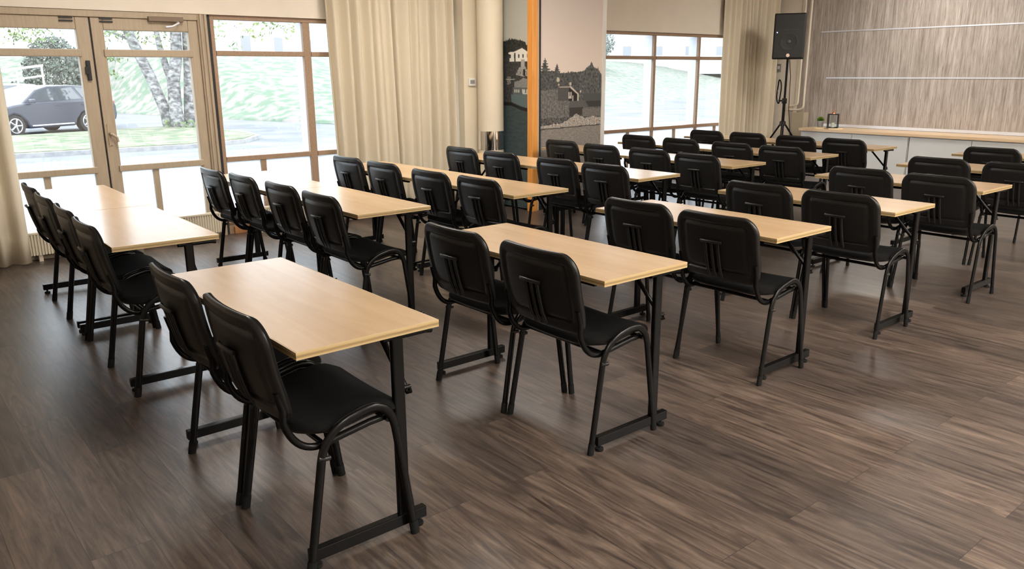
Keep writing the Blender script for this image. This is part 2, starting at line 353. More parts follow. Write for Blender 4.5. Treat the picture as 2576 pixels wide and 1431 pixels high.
# radiators
def radiator(x0, x1, label):
    t = tag(empty('radiator', ((x0+x1)/2, YW-0.10, 0)), label, 'radiator', 'low convector radiators along the glazing'); h = (x1-x0)/2
    bm = bm_new(); n = int((x1-x0)/0.022)
    for k in range(n):
        x = -h + (k+0.5)*(x1-x0)/n; box(bm, (x-0.0072, -0.035, 0.055), (x+0.0072, 0.03, 0.225))
    box(bm, (-h, -0.025, 0.06), (h, 0.03, 0.22)); obj('ribbed_body', bm, m_radiator, t)
    bm = bm_new(); box(bm, (-h-0.005, -0.038, 0.225), (h+0.005, 0.035, 0.243)); obj('top_grille', bm, m_radiator, t, bevel=0.003)
    for x in (-h+0.08, h-0.08):
        bm = bm_new(); box(bm, (x-0.015, -0.02, 0), (x+0.015, 0.02, 0.06)); obj('foot', bm, m_radiator, t)
radiator(1.02, 1.66, 'low cream ribbed radiator at the door leaf beside the end curtain')
radiator(1.80, 2.60, 'low cream ribbed radiator below the door leaf with lever handle')
radiator(2.92, 3.58, 'low cream ribbed radiator below the window next to the doors')

# ------------------------------------------------------------------ curtains
def curtain(name, x0, x1, y, z0, z1, folds, amp, seed, label, lean=0.0):
    rr = random.Random(seed); bm = bm_new(); nx = int(folds*10); nz = 14
    ph = [rr.uniform(-0.9, 0.9) for _ in range(int(folds)+3)]; am = [rr.uniform(0.45, 1.25) for _ in range(int(folds)+3)]
    grid = []
    for k in range(nz+1):
        z = z0+(z1-z0)*k/nz; t = k/nz; row = []
        for j in range(nx+1):
            s = j/nx; f = s*folds; i = int(f); fr = f-i
            a = am[i]*(1-fr)+am[i+1]*fr; p = ph[i]*(1-fr)+ph[i+1]*fr
            flare = 1.0+0.25*(1-t)
            x = x0+(x1-x0)*s + 0.012*math.sin(3*f+seed) + lean*(1-t)*(1-s)
            yy = y + amp*flare*a*math.sin(2*PI*f+p+0.25*math.sin(2.3*t+f)) + 0.018*math.sin(0.9*f+2*t)
            row.append(bm.verts.new((x, yy, z)))
        grid.append(row)
    for a, b in zip(grid, grid[1:]):
        for j in range(nx): bm.faces.new((a[j], a[j+1], b[j+1], b[j]))
    o = obj(name, bm, m_curtain); 
    for p in o.data.polygons: p.use_smooth = True
    s = o.modifiers.new('thickness', 'SOLIDIFY'); s.thickness = 0.003
    return tag(o, label, 'curtain', 'cream curtains on the window wall')
curtain('curtain', 3.78, 5.31, 7.39, 0.02, 2.97, 13, 0.040, 3, 'wide cream pleated curtain hanging between window and round column', lean=0.07)
curtain('curtain', 10.16, 11.46, 7.39, 0.02, 2.97, 12, 0.040, 5, 'cream pleated curtain hanging in the corner behind the loudspeaker', lean=0.03)
curtain('curtain', 0.12, 1.01, 7.36, 0.015, 2.97, 6, 0.040, 9, 'cream curtain hanging at the end of the glazed doors')

# ------------------------------------------------------------------ round column, thermostat
bm = bm_new(); lathe(bm, [(0.142, 0), (0.142, ZC)], (5.585, 7.12, 0), 48); c = struct(obj('wall_column', bm, m_column, smooth=True), 'round cream column beside the mural', 'column')
bm = bm_new(); lathe(bm, [(0.143, 0.655), (0.1455, 0.655), (0.1455, 0.86), (0.143, 0.86)], (5.585, 7.12, 0), 48)
tag(obj('metal_column_band', bm, m_chrome, smooth=True), 'mirror polished metal band round the cream column', 'column band')
bm = bm_new(); box(bm, (5.335, 7.27, 0), (5.73, YW, ZC)); struct(obj('wall_pier', bm, m_column), 'cream wall pier carrying the small thermostat', 'wall')
t = tag(empty('thermostat', (5.437, 7.27, 1.385)), 'small square wall thermostat on the cream wall beside the wide curtain', 'thermostat')
bm = bm_new(); box(bm, (-0.045, -0.02, -0.042), (0.045, 0, 0.042)); obj('housing', bm, m_white, t, bevel=0.004)
bm = bm_new(); box(bm, (-0.028, -0.024, -0.018), (0.028, -0.02, 0.022)); obj('display', bm, m_greyp, t)

# ------------------------------------------------------------------ mural partition
def sm(a, b, x): x = max(0, min(1, (x-a)/(b-a))); return x*x*(3-2*x)
def lerp(a, b, t): return tuple(p+(q-p)*t for p, q in zip(a, b))
def nz(x, z, s, seed=0.0): return noise.noise(Vector((x*s, z*s, seed)))
def inside(poly, x, z):
    c = False; n = len(poly)
    for i in range(n):
        x0, z0 = poly[i]; x1, z1 = poly[i-1]
        if (z0 > z) != (z1 > z) and x < (x1-x0)*(z-z0)/(z1-z0)+x0: c = not c
    return c
def interp(tab, x):
    if x <= tab[0][0]: return tab[0][1]
    for (a, p), (b, q) in zip(tab, tab[1:]):
        if x <= b: return p+(q-p)*(x-a)/(b-a)
    return tab[-1][1]
def spruce(x, z, cx, top, base, wid):
    if z > top or z < base: return False
    h = (top-z)/(top-base); wv = wid*(h**0.9)*(0.72+0.28*math.sin(h*46)+0.25*nz(x, z, 60, cx))
    return abs(x-cx) < wv
def mural_house(x, z):
    # boathouses among trees above a sandy shore, black and white print; x 5.86..6.80
    sky = lerp((0.62, 0.555, 0.515), (0.76, 0.66, 0.59), sm(2.4, 1.5, z))
    n1, n2 = nz(x, z, 38, 1.0), nz(x, z, 90, 5.0)
    c = sky
    tl = interp([(5.84, 1.49), (5.95, 1.50), (6.04, 1.50), (6.11, 1.485), (6.2, 1.475), (6.33, 1.488), (6.43, 1.485), (6.52, 1.50), (6.58, 1.54), (6.64, 1.565), (6.69, 1.53), (6.74, 1.52), (6.80, 1.455), (6.86, 1.45)], x) + 0.018*nz(x, 0, 45, 2)+0.012*nz(x, 0, 110, 3)
    tree = z < tl or spruce(x, z, 5.933, 1.635, 1.43, 0.12) or spruce(x, z, 6.107, 1.575, 1.43, 0.085) or spruce(x, z, 6.635, 1.60, 1.45, 0.10) or spruce(x, z, 6.56, 1.54, 1.45, 0.035) or spruce(x, z, 6.74, 1.545, 1.43, 0.04)
    if tree:
        d = 0.055+0.045*n1+0.04*n2
        d *= 1.5; c = (d*0.96, d*1.02, d)
        if x > 6.45: c = tuple(v*1.25 for v in c)
    if z < 1.30 and x < 6.32:                      # lighter birches and bushes
        d = 0.15+0.08*n1+0.11*n2; c = (d, d*0.98, d*0.94)
        if z < 1.0 and n2 > 0.12: c = (0.018, 0.018, 0.018)
    # far barn
    if inside([(6.50, 1.255), (6.86, 1.25), (6.86, 1.165), (6.52, 1.165)], x, z): c = (0.075, 0.085, 0.083)
    if inside([(6.50, 1.165), (6.86, 1.165), (6.86, 1.10), (6.55, 1.10)], x, z): c = (0.045, 0.043, 0.042)
    # house with white gable trim
    if inside([(6.13, 1.33), (6.315, 1.325), (6.34, 1.18), (6.12, 1.18)], x, z): d = 0.085+0.03*n2; c = (d, d, d*0.97)
    if inside([(6.29, 1.30), (6.315, 1.325), (6.425, 1.245), (6.425, 1.17), (6.29, 1.17)], x, z): c = (0.022, 0.018, 0.016)
    if inside([(6.30, 1.335), (6.32, 1.335), (6.44, 1.25), (6.44, 1.172), (6.42, 1.172), (6.42, 1.245), (6.31, 1.315)], x, z): c = (0.55, 0.50, 0.45)
    if inside([(6.13, 1.333), (6.31, 1.331), (6.31, 1.322), (6.13, 1.323)], x, z): c = (0.42, 0.38, 0.34)
    if inside([(6.285, 1.27), (6.335, 1.27), (6.335, 1.20), (6.285, 1.20)], x, z): c = (0.5, 0.47, 0.43) if (int(x*60) % 2 or z < 1.23) else (0.1, 0.1, 0.1)
    if inside([(6.345, 1.235), (6.36, 1.235), (6.36, 1.175), (6.345, 1.175)], x, z): c = (0.45, 0.42, 0.38)
    for cx, cz, r in ((6.125, 1.405, 0.028), (6.31, 1.36, 0.02), (6.47, 1.275, 0.014), (6.135, 1.35, 0.013)):
        if (x-cx)**2+(z-cz)**2 < r*r*(0.8+0.5*n2): c = (0.55, 0.48, 0.40)
    # front roof and shed
    if inside([(6.31, 1.175), (6.545, 1.17), (6.60, 1.105), (6.28, 1.10)], x, z): d = 0.105+0.03*n2; c = (d, d, d*0.98)
    if inside([(6.30, 1.10), (6.52, 1.10), (6.50, 1.02), (6.30, 1.0)], x, z): c = (0.045, 0.043, 0.04)
    if x > 6.50 and 1.00 < z < 1.085: d = 0.17+0.12*n2; c = (d, d*0.93, d*0.86)
    # rock bank and sand
    rk = interp([(5.84, 0.915), (6.0, 0.925), (6.2, 0.94), (6.32, 0.985), (6.41, 1.035), (6.47, 1.005), (6.55, 0.985), (6.66, 1.0), (6.72, 0.985), (6.86, 0.975)], x)
    sand = interp([(5.84, 0.885), (6.86, 0.905)], x)
    if z < rk+0.01*n1 and z > sand:
        d = 0.38+0.42*n2+0.15*n1; d = max(0.05, d); c = (d, d*0.93, d*0.84)
        if nz(x, z, 70, 9) > 0.42: c = (0.42, 0.22, 0.07)
    if z <= sand:
        d = (0.24+0.08*nz(x, z*3, 30, 4)+0.07*nz(x, z*4, 80, 6)); c = (d*1.05, d*0.95, d*0.86)
        if z > sand-0.012: c = (0.07, 0.065, 0.06)
    return c
def mural_boat(y, z):
    # white villa on a wooded rock above a moored boat; y 7.05 (column side) .. 6.60 (post side)
    u = 7.04-y; n1, n2 = nz(u, z, 40, 11), nz(u, z, 95, 15)
    g = sm(2.6, 1.8, z); c = lerp((0.40, 0.39, 0.34), (0.46, 0.45, 0.395), g)
    tl = interp([(0, 1.815), (0.07, 1.835), (0.16, 1.83), (0.24, 1.82), (0.32, 1.80), (0.36, 1.76), (0.39, 1.80), (0.45, 1.80)], u)+0.02*nz(u, 0, 50, 3)+0.012*nz(u, 0, 120, 4)
    if z < tl: d = max(0.008, 0.030+0.03*n1+0.02*n2); c = (d*0.9, d*1.0, d*0.9)
    if z < 1.66: d = max(0.008, 0.045+0.03*n1+0.04*n2); c = (d, d*0.98, d*0.95)
    W = (0.74, 0.71, 0.63)
    if inside([(0.05, 1.695), (0.15, 1.70), (0.28, 1.735), (0.36, 1.70), (0.44, 1.695), (0.44, 1.675), (0.05, 1.68)], u, z): c = W
    if 0.07 < u < 0.37 and 1.60 < z < 1.69: c = W if not ((int(u*42) % 3 == 0) and 1.635 < z < 1.67) else (0.05, 0.05, 0.05)
    if 0.15 < u < 0.17 and 1.6 < z < 1.69: c = (0.06, 0.06, 0.06)
    if 0.26 < u < 0.32 and 1.52 < z < 1.62: c = (0.38, 0.37, 0.33)
    if inside([(0.17, 1.46), (0.24, 1.545), (0.33, 1.55), (0.37, 1.50), (0.43, 1.53), (0.43, 1.45), (0.30, 1.44)], u, z) and n2 > -0.25: d = 0.33+0.15*n2; c = (d, d*0.98, d*0.92)
    if 0.30 < u < 0.33 and 1.45 < z < 1.52: c = (0.015, 0.015, 0.015)
    if 1.20 < z < 1.44: d = max(0.01, 0.045+0.03*n1+0.03*n2); c = (d, d, d)
    if 0.0 < u < 0.16 and 1.405 < z < 1.415: c = (0.28, 0.28, 0.26)
    if 0.03 < u < 0.09 and 1.36 < z < 1.44 and n2 > 0.0: c = (0.35, 0.34, 0.3)
    if inside([(0.15, 1.385), (0.24, 1.40), (0.30, 1.43), (0.36, 1.415), (0.44, 1.39), (0.44, 1.32), (0.15, 1.31)], u, z): d = 0.22+0.1*n2; c = (d, d, d*0.97)
    if 0.12 < u < 0.44 and 1.245 < z < 1.325: c = (0.10, 0.115, 0.115)
    if 0.14 < u < 0.24 and 1.275 < z < 1.305 and (int(u*60) % 2): c = (0.5, 0.5, 0.46)
    if 0.28 < u < 0.40 and 1.255 < z < 1.31 and n1 > -0.2: c = (0.48, 0.48, 0.45)
    if inside([(0.09, 1.25), (0.45, 1.25), (0.45, 1.11), (0.33, 1.115), (0.18, 1.15), (0.10, 1.17)], u, z): c = (0.10, 0.14, 0.147)
    if z < interp([(0, 1.165), (0.1, 1.165), (0.25, 1.125), (0.45, 1.10)], u):
        d = 1+0.25*nz(u*0.7, z*3, 14, 2)+0.2*n1; c = (0.046*d, 0.066*d, 0.070*d)
        if z > interp([(0, 1.13), (0.1, 1.13), (0.25, 1.09), (0.45, 1.06)], u): c = (0.012, 0.011, 0.010)
    return c
def print_panel(name, parent, fn, ax, const, u0, u1, z0, z1, nu, nv):
    me = bpy.data.meshes.new(name); vs, cs, fs = [], [], []
    for j in range(nv+1):
        for i in range(nu+1):
            u = u0+(u1-u0)*i/nu; z = z0+(z1-z0)*j/nv
            vs.append((u, const, z) if ax == 'y' else (const, u, z)); cs.append(fn(u, z))
    for j in range(nv):
        for i in range(nu):
            a = j*(nu+1)+i; fs.append((a, a+1, a+nu+2, a+nu+1))
    me.from_pydata(vs, [], fs); at = me.color_attributes.new('print', 'FLOAT_COLOR', 'POINT')
    for k, c in enumerate(cs): at.data[k].color = (max(0, c[0]), max(0, c[1]), max(0, c[2]), 1)
    me.materials.append(m_print); o = bpy.data.objects.new(name, me); COL.objects.link(o); o.parent = parent
    return o
t = tag(empty('mural_partition', (0, 0, 0)), 'tall partition block printed with black and white seaside photographs', 'partition')
bm = bm_new(); box(bm, (5.74, 6.64, 0.03), (6.85, 7.42, ZC)); obj('core', bm, m_wall, t)
bm = bm_new(); box(bm, (5.87, 6.615, 0.03), (6.80, 6.64, ZC)); obj('panel', bm, m_gasket, t)
print_panel('house_print', t, mural_house, 'y', 6.612, 5.87, 6.80, 0.05, ZC, 170, 540)
print_panel('boat_print', t, mural_boat, 'x', 5.736, 6.66, 7.08, 0.02, ZC, 90, 560)
bm = bm_new(); box(bm, (5.722, 6.575, 0), (5.80, 6.66, ZC)); obj('edge_post', bm, m_orange, t, bevel=0.004)
bm = bm_new(); box(bm, (5.812, 6.605, 0), (5.822, 6.64, ZC)); box(bm, (5.845, 6.600, 0), (5.862, 6.64, ZC)); obj('black_edge_profile', bm, m_gasket, t)
bm = bm_new(); box(bm, (5.822, 6.608, 0), (5.845, 6.64, ZC)); obj('pale_edge_profile', bm, m_pipe, t)
bm = bm_new(); box(bm, (6.80, 6.600, 0), (6.852, 6.64, ZC)); obj('white_end_profile', bm, m_white, t)
bm = bm_new(); box(bm, (5.862, 6.602, 0), (6.80, 6.64, 0.05)); obj('black_plinth', bm, m_gasket, t)

# ------------------------------------------------------------------ low sideboard
XF = 11.12; ZT_C = 0.655
units = [(6.64, 5.02), (5.02, 3.42), (3.42, 1.82), (1.82, 0.22)]
names = ['pale grey sideboard unit nearest the corner, under plant and lantern', 'pale grey sideboard unit with dark gap beside it, behind the last table row', 'pale grey sideboard unit along the wood wall, third from the corner', 'pale grey sideboard unit along the wood wall, fourth from the corner']
for (ya, yb), lb in zip(units, names):
    t = tag(empty('sideboard_cabinet', (XF, (ya+yb)/2, 0)), lb, 'cabinet', 'sideboard units along the wood wall'); h = (ya-yb)/2
    bm = bm_new(); box(bm, (0.022, -h+0.003, 0.0), (XW-XF-0.005, h-0.003, ZT_C-0.04)); obj('body', bm, m_cab, t)
    for s in (-1, 1):
        a, b = (0.003, h-0.014) if s > 0 else (-h+0.014, -0.003)
        bm = bm_new(); box(bm, (0, a, 0.055), (0.02, b, ZT_C-0.052)); obj('door', bm, m_cab, t, bevel=0.002)
    bm = bm_new(); box(bm, (0.019, -h+0.003, 0), (0.022, h-0.003, 0.05)); obj('plinth', bm, m_greyp, t)
bm = bm_new(); box(bm, (XF-0.02, 0.20, ZT_C-0.04), (XW-0.006, 6.66, ZT_C)); tag(obj('countertop', bm, m_counter, bevel=0.003), 'long light oak counter on the grey sideboards', 'countertop')
# things on the counter
def tray(loc, sx, sy, label):
    bm = bm_new(); n = 20
    prof = [(1.0+0.06*math.sin(5*2*PI*k/n+loc[1]), 2*PI*k/n) for k in range(n)]
    prism(bm, [(r*sx*math.cos(a), r*sy*math.sin(a)) for r, a in prof], 'z', 0, 0.014)
    o = obj('wooden_board', bm, m_beechlight, bevel=0.002); o.location = loc; tag(o, label, 'board')
m_beechlight = noisy('pale_wood', (0.72, 0.58, 0.34), (0.80, 0.66, 0.42), 8, 0.5)
tray((11.24, 6.40, ZT_C), 0.075, 0.10, 'thin pale wooden board under the small plant pot')
tray((11.24, 6.17, ZT_C), 0.085, 0.115, 'thin pale wooden board under the black lantern')
t = tag(empty('potted_plant', (11.24, 6.40, ZT_C+0.014)), 'small bright green grass ball in a grey pot on the counter', 'plant')
bm = bm_new(); lathe(bm, [(0.040, 0), (0.052, 0.095), (0.047, 0.095), (0.045, 0.08)], n=24); obj('pot', bm, noisy('grey_concrete', (0.22, 0.21, 0.21), (0.32, 0.30, 0.29), 20, 0.8), t, smooth=True)
bm = bm_new(); rr = random.Random(4)
for k in range(420):
    th = rr.uniform(0, 2*PI); ph = math.acos(rr.uniform(-0.15, 1)); d = Vector((math.sin(ph)*math.cos(th), math.sin(ph)*math.sin(th), math.cos(ph)))
    p0 = Vector((0, 0, 0.10))+d*0.015; p1 = Vector((0, 0, 0.105))+d*rr.uniform(0.05, 0.066); s = d.cross(Vector((rr.random(), rr.random(), rr.random()))).normalized()*0.0035
    q = [bm.verts.new(v) for v in (p0-s, p0+s, p1)]; bm.faces.new(q)
o = obj('grass_blades', bm, noisy('bright_grass', (0.10, 0.22, 0.015), (0.22, 0.36, 0.04), 60, 0.6), t)
t = tag(empty('lantern', (11.24, 6.20, ZT_C+0.014), 0.4), 'black framed glass lantern with candle and copper top ring', 'lantern')
bm = bm_new(); a = 0.068
for sx in (-1, 1):
    for sy in (-1, 1): box(bm, (sx*a-0.006, sy*a-0.006, 0), (sx*a+0.006, sy*a+0.006, 0.20))
box(bm, (-a-0.006, -a-0.006, 0), (a+0.006, a+0.006, 0.010))
for z in (0.19,):
    box(bm, (-a-0.006, -a-0.006, z), (a+0.006, a+0.006, z+0.012))
obj('frame', bm, m_gasket, t)
bm = bm_new()
for s in (-1, 1):
    box(bm, (-a, s*a-0.001, 0.01), (a, s*a+0.001, 0.19)); box(bm, (s*a-0.001, -a, 0.01), (s*a+0.001, a, 0.19))
obj('glass', bm, m_glass, t)
bm = bm_new(); lathe(bm, [(0.026, 0.01), (0.026, 0.075), (0.003, 0.077)], n=20); obj('candle', bm, mat('wax', (0.82, 0.76, 0.62), 0.5), t, smooth=True)
bm = bm_new(); lathe(bm, [(0.03, 0.202), (0.026, 0.215), (0.012, 0.225)], n=20)
tube(bm, [(0.028*math.cos(q), 0, 0.245+0.028*math.sin(q)) for q in [2*PI*k/16 for k in range(17)]], 0.004, 8, caps=False)
obj('copper_top', bm, mat('copper', (0.75, 0.30, 0.14), 0.3, 1.0), t, smooth=True)

# pipes, sockets
bm = bm_new()
P1 = [(XW-0.06, 7.02, ZC), (XW-0.06, 7.02, 0.98)] + arc((XW-0.06, 7.02, 0.98), (XW-0.06, 7.02, 0.925), (XW-0.10, 7.06, 0.925)) + [(XW-0.10, 7.10, 0.925)]
bm = bm_new(); tube(bm, [(XW-0.13, 6.965, ZC), (XW-0.13, 6.965, 1.02)] + arc((XW-0.13, 6.965, 1.02), (XW-0.13, 6.965, 0.955), (XW-0.13, 7.08, 0.955))+[(XW-0.13, 7.12, 0.955)], 0.017, 12)
tag(obj('heating_pipe', bm, m_pipe, smooth=True), 'cream vertical heating pipe, the one closer to the corner pilaster', 'pipe', 'heating pipes')
bm = bm_new(); tube(bm, [(XW-0.13, 6.865, ZC), (XW-0.13, 6.865, 0.97)] + arc((XW-0.13, 6.865, 0.97), (XW-0.13, 6.865, 0.895), (XW-0.13, 6.99, 0.895))+[(XW-0.13, 7.12, 0.895)], 0.017, 12)
tag(obj('heating_pipe', bm, m_pipe, smooth=True), 'cream vertical heating pipe, the outer one on the wood wall', 'pipe', 'heating pipes')
t = tag(empty('wall_switch', (XW-0.10, 7.36, 1.53)), 'grey wall switch plate on the pilaster behind the loudspeaker pole', 'switch')
bm = bm_new(); box(bm, (-0.012, -0.04, -0.06), (0, 0.04, 0.06)); obj('plate', bm, m_greyp, t, bevel=0.003)
bm = bm_new(); box(bm, (-0.017, -0.02, -0.02), (-0.012, 0.02, 0.03)); obj('rocker', bm, m_white, t)
t = tag(empty('wall_socket', (XW-0.10, 7.485, 1.52)), 'small black wall socket close to the corner curtain', 'socket')
bm = bm_new(); box(bm, (-0.02, -0.025, -0.03), (0, 0.025, 0.03)); obj('plate', bm, m_gasket, t, bevel=0.003)
bm = bm_new(); box(bm, (-0.02, -0.02, -0.085), (0, 0.02, -0.055)); obj('plug', bm, m_gasket, t, bevel=0.003)

# ------------------------------------------------------------------ loudspeaker on stand
SX, SY = 10.72, 6.70
t = tag(empty('speaker_stand', (SX, SY, 0)), 'black tripod stand carrying the loudspeaker in the corner', 'stand')
bm = bm_new(); tube(bm, [(0, 0, 0.20), (0, 0, 1.08)], 0.022, 14); obj('lower_tube', bm, m_steel, t, smooth=True)
bm = bm_new(); tube(bm, [(0, 0, 1.05), (0, 0, 1.645)], 0.0165, 14); obj('upper_pole', bm, m_steel, t, smooth=True)
bm = bm_new(); lathe(bm, [(0.03, 1.02), (0.036, 1.03), (0.036, 1.09), (0.024, 1.10)], n=18); obj('collar', bm, m_plastic, t, smooth=True)
bm = bm_new(); tube(bm, [(-0.02, 0.03, 1.06), (-0.045, 0.07, 1.065)], 0.012, 10); obj('knob', bm, m_plastic, t, smooth=True)
bm = bm_new(); lathe(bm, [(0.03, 0.70), (0.045, 0.71), (0.045, 0.76), (0.026, 0.775)], n=18); obj('hub', bm, m_plastic, t, smooth=True)
for k in range(3):
    a = AZ-PI/2+2*PI*k/3+0.12; ca, sa = math.cos(a), math.sin(a)
    bm = bm_new(); tube(bm, [(0.03*ca, 0.03*sa, 0.735), (0.55*ca, 0.55*sa, 0.02)], 0.013, 10); L_ = obj('leg', bm, m_steel, t, smooth=True)
    bm = bm_new(); tube(bm, [(0.535*ca, 0.535*sa, 0.04), (0.56*ca, 0.56*sa, 0.006)], 0.018, 10); obj('rubber_foot', bm, m_rubber, L_, smooth=True)
    bm = bm_new(); tube(bm, [(0.02*ca, 0.02*sa, 0.24), (0.30*ca, 0.30*sa, 0.365)], 0.008, 8); obj('brace', bm, m_steel, t, smooth=True)
t = tag(empty('loudspeaker', (SX, SY, 1.645), 0.54), 'black loudspeaker with round badge on the tripod stand', 'speaker')
bm = bm_new(); prism(bm, [(-0.17, -0.215), (-0.17, 0.215), (0.10, 0.215), (0.17, 0.13), (0.17, -0.13), (0.10, -0.215)], 'z', 0.0, 0.625); obj('cabinet', bm, m_plastic, t, bevel=0.014)
bm = bm_new(); box(bm, (-0.184, -0.198, 0.018), (-0.170, 0.198, 0.607)); obj('grille', bm, m_mesh, t, bevel=0.006)
bm = bm_new(); lathe(bm, [(0.03, 0), (0.11, 0.0005), (0.115, 0.002), (0.12, 0.0005), (0.125, 0.0)], n=40)
bmesh.ops.rotate(bm, verts=bm.verts[:], matrix=Matrix.Rotation(-PI/2, 3, 'Y')); bmesh.ops.translate(bm, verts=bm.verts[:], vec=(-0.184, 0, 0.235)); obj('woofer_ring', bm, m_mesh, t, smooth=True)
bm = bm_new(); lathe(bm, [(0.028, 0), (0.026, 0.004), (0.01, 0.009)], n=24)
bmesh.ops.rotate(bm, verts=bm.verts[:], matrix=Matrix.Rotation(-PI/2, 3, 'Y')); bmesh.ops.translate(bm, verts=bm.verts[:], vec=(-0.184, 0, 0.235)); obj('dust_cap', bm, mat('dark_grey_dome', (0.05, 0.05, 0.05), 0.5), t, smooth=True)
bm = bm_new(); box(bm, (-0.187, -0.13, 0.40), (-0.184, 0.09, 0.406)); obj('horn_edge', bm, mat('dark_grey_ridge', (0.04, 0.04, 0.04), 0.5), t)
bm = bm_new(); lathe(bm, [(0.024, 0), (0.024, 0.003), (0.019, 0.004)], n=24)
bmesh.ops.rotate(bm, verts=bm.verts[:], matrix=Matrix.Rotation(-PI/2, 3, 'Y')); bmesh.ops.translate(bm, verts=bm.verts[:], vec=(-0.184, 0, 0.052)); obj('round_badge', bm, mat('pale_badge', (0.75, 0.55, 0.42), 0.4), t, smooth=True)
bm = bm_new(); lathe(bm, [(0.008, 0), (0.008, 0.003)], n=12)
bmesh.ops.rotate(bm, verts=bm.verts[:], matrix=Matrix.Rotation(-PI/2, 3, 'Y')); bmesh.ops.translate(bm, verts=bm.verts[:], vec=(-0.184, 0.165, 0.365)); obj('status_light', bm, mat('blue_led', (0.2, 0.3, 0.6), 0.4, emit=(0.5, 0.6, 1.0), estr=3.0), t)
bm = bm_new()
lp = []
for k in range(49):
    q = 2*PI*k/24; lp.append((SX-0.03+0.008*math.sin(3*q)+0.012*(k > 24), SY+0.085+0.03*math.cos(q), 1.19+0.17*math.sin(q)))
tube(bm, lp, 0.006, 8)
tag(obj('coiled_cable', bm, m_rubber, smooth=True), 'black cable looped over the stand collar', 'cable')
bm = bm_new(); tube(bm, [(SX+0.02, SY-0.02, 1.645), (SX+0.03, SY-0.05, 1.4), (SX+0.03, SY-0.055, 1.15), (SX+0.05, SY-0.05, 0.95), (SX+0.09, SY-0.09, 0.5), (SX+0.14, SY-0.13, 0.01)], 0.005, 8)
tag(obj('speaker_cable', bm, m_rubber, smooth=True), 'black cable hanging down from the loudspeaker', 'cable')

# ------------------------------------------------------------------ chair
def chair_outline(z):
    """half width of the backrest at height z"""
    z0, z1, rt, rb = 0.492, 0.825, 0.085, 0.05
    wv = 0.238 if z > 0.60 else 0.238-0.020*((0.60-z)/0.11)**1.3
    if z > z1-rt: k = (z-(z1-rt))/rt; wv -= rt*(1-math.sqrt(max(0, 1-k*k)))
    if z < z0+rb: k = ((z0+rb)-z)/rb; wv -= rb*(1-math.sqrt(max(0, 1-k*k)))
    return max(wv, 0.004)
def back_line(z):   # rear surface x on the centre line
    return -0.212 - 0.228*(z-0.46) - 0.012*math.sin(PI*(z-0.46)/0.36)
def back_mesh():
    bm = bm_new(); nzr, ny = 48, 40; z0, z1 = 0.492, 0.825
    zs = [z0+(z1-z0)*(0.5-0.5*math.cos(PI*k/nzr)) for k in range(nzr+1)]
    F, B = [], []
    for z in zs:
        wv = chair_outline(z); fr, br = [], []
        for j in range(ny+1):
            s = -math.cos(PI*j/ny); y = wv*s
            d = min(wv-abs(y), z-z0, z1-z); d = max(0, d)
            rim = 0.014*math.sqrt(max(0, 1-(1-min(1, d/0.014))**2))
            base = back_line(z) - 0.028*(1-(y/0.238)**2)+0.012
            groove = -0.011*sm(0.040, 0.050, d) + 0.007*sm(0.053, 0.062, d)
            br.append(bm.verts.new((base - rim - groove, y, z)))
            fr.append(bm.verts.new((base + 0.016*math.sqrt(max(0, 1-(1-min(1, d/0.02))**2)), y, z)))
        F.append(fr); B.append(br)
    for k in range(nzr):
        for j in range(ny):
            f = bm.faces.new((B[k][j], B[k][j+1], B[k+1][j+1], B[k+1][j])); f.material_index = 0
            f = bm.faces.new((F[k][j+1], F[k][j], F[k+1][j], F[k+1][j+1])); f.material_index = 1
    for k in range(nzr):
        bm.faces.new((F[k][0], B[k][0], B[k+1][0], F[k+1][0])); bm.faces.new((B[k][ny], F[k][ny], F[k+1][ny], B[k+1][ny]))
    for j in range(ny):
        bm.faces.new((F[0][j], F[0][j+1], B[0][j+1], B[0][j])); bm.faces.new((B[-1][j], B[-1][j+1], F[-1][j+1], F[-1][j]))
    return bm
def seat_mesh():
    bm = bm_new(); nx, ny = 22, 22; x0, x1 = -0.205, 0.168; T, B = [], []
    for k in range(nx+1):
        s = k/nx; x = x0+(x1-x0)*(0.5-0.5*math.cos(PI*s))
        wv = 0.232
        for e, r in ((x-x0, 0.10), (x1-x, 0.06)):
            if e < r: q = 1-e/r; wv -= r*(1-math.sqrt(max(0, 1-q*q)))
        wv = max(wv, 0.02); tr, br = [], []
        for j in range(ny+1):
            y = -wv*math.cos(PI*j/ny); d = max(0, min(wv-abs(y), x-x0, x1-x))
            ed = math.sqrt(max(0, 1-(1-min(1, d/0.022))**2))
            zz = 0.440 + 0.012*sm(-0.04, -0.21, x) + 0.022*sm(-0.1, 0.08, x) - 0.026*sm(0.08, 0.17, x) - 0.008*(1-(y/0.232)**2)
            tr.append(bm.verts.new((x, y, zz+0.024*ed))); br.append(bm.verts.new((x, y, zz-0.013*ed)))
        T.append(tr); B.append(br)
    for k in range(nx):
        for j in range(ny):
            bm.faces.new((T[k][j], T[k][j+1], T[k+1][j+1], T[k+1][j])).material_index = 0
            bm.faces.new((B[k][j+1], B[k][j], B[k+1][j], B[k+1][j+1])).material_index = 1
    for k in range(nx):
        bm.faces.new((B[k][0], T[k][0], T[k+1][0], B[k+1][0])); bm.faces.new((T[k][ny], B[k][ny], B[k+1][ny], T[k+1][ny]))
    for j in range(ny):
        bm.faces.new((T[0][j+1], T[0][j], B[0][j], B[0][j+1])); bm.faces.new((T[-1][j], T[-1][j+1], B[-1][j+1], B[-1][j]))
    return bm
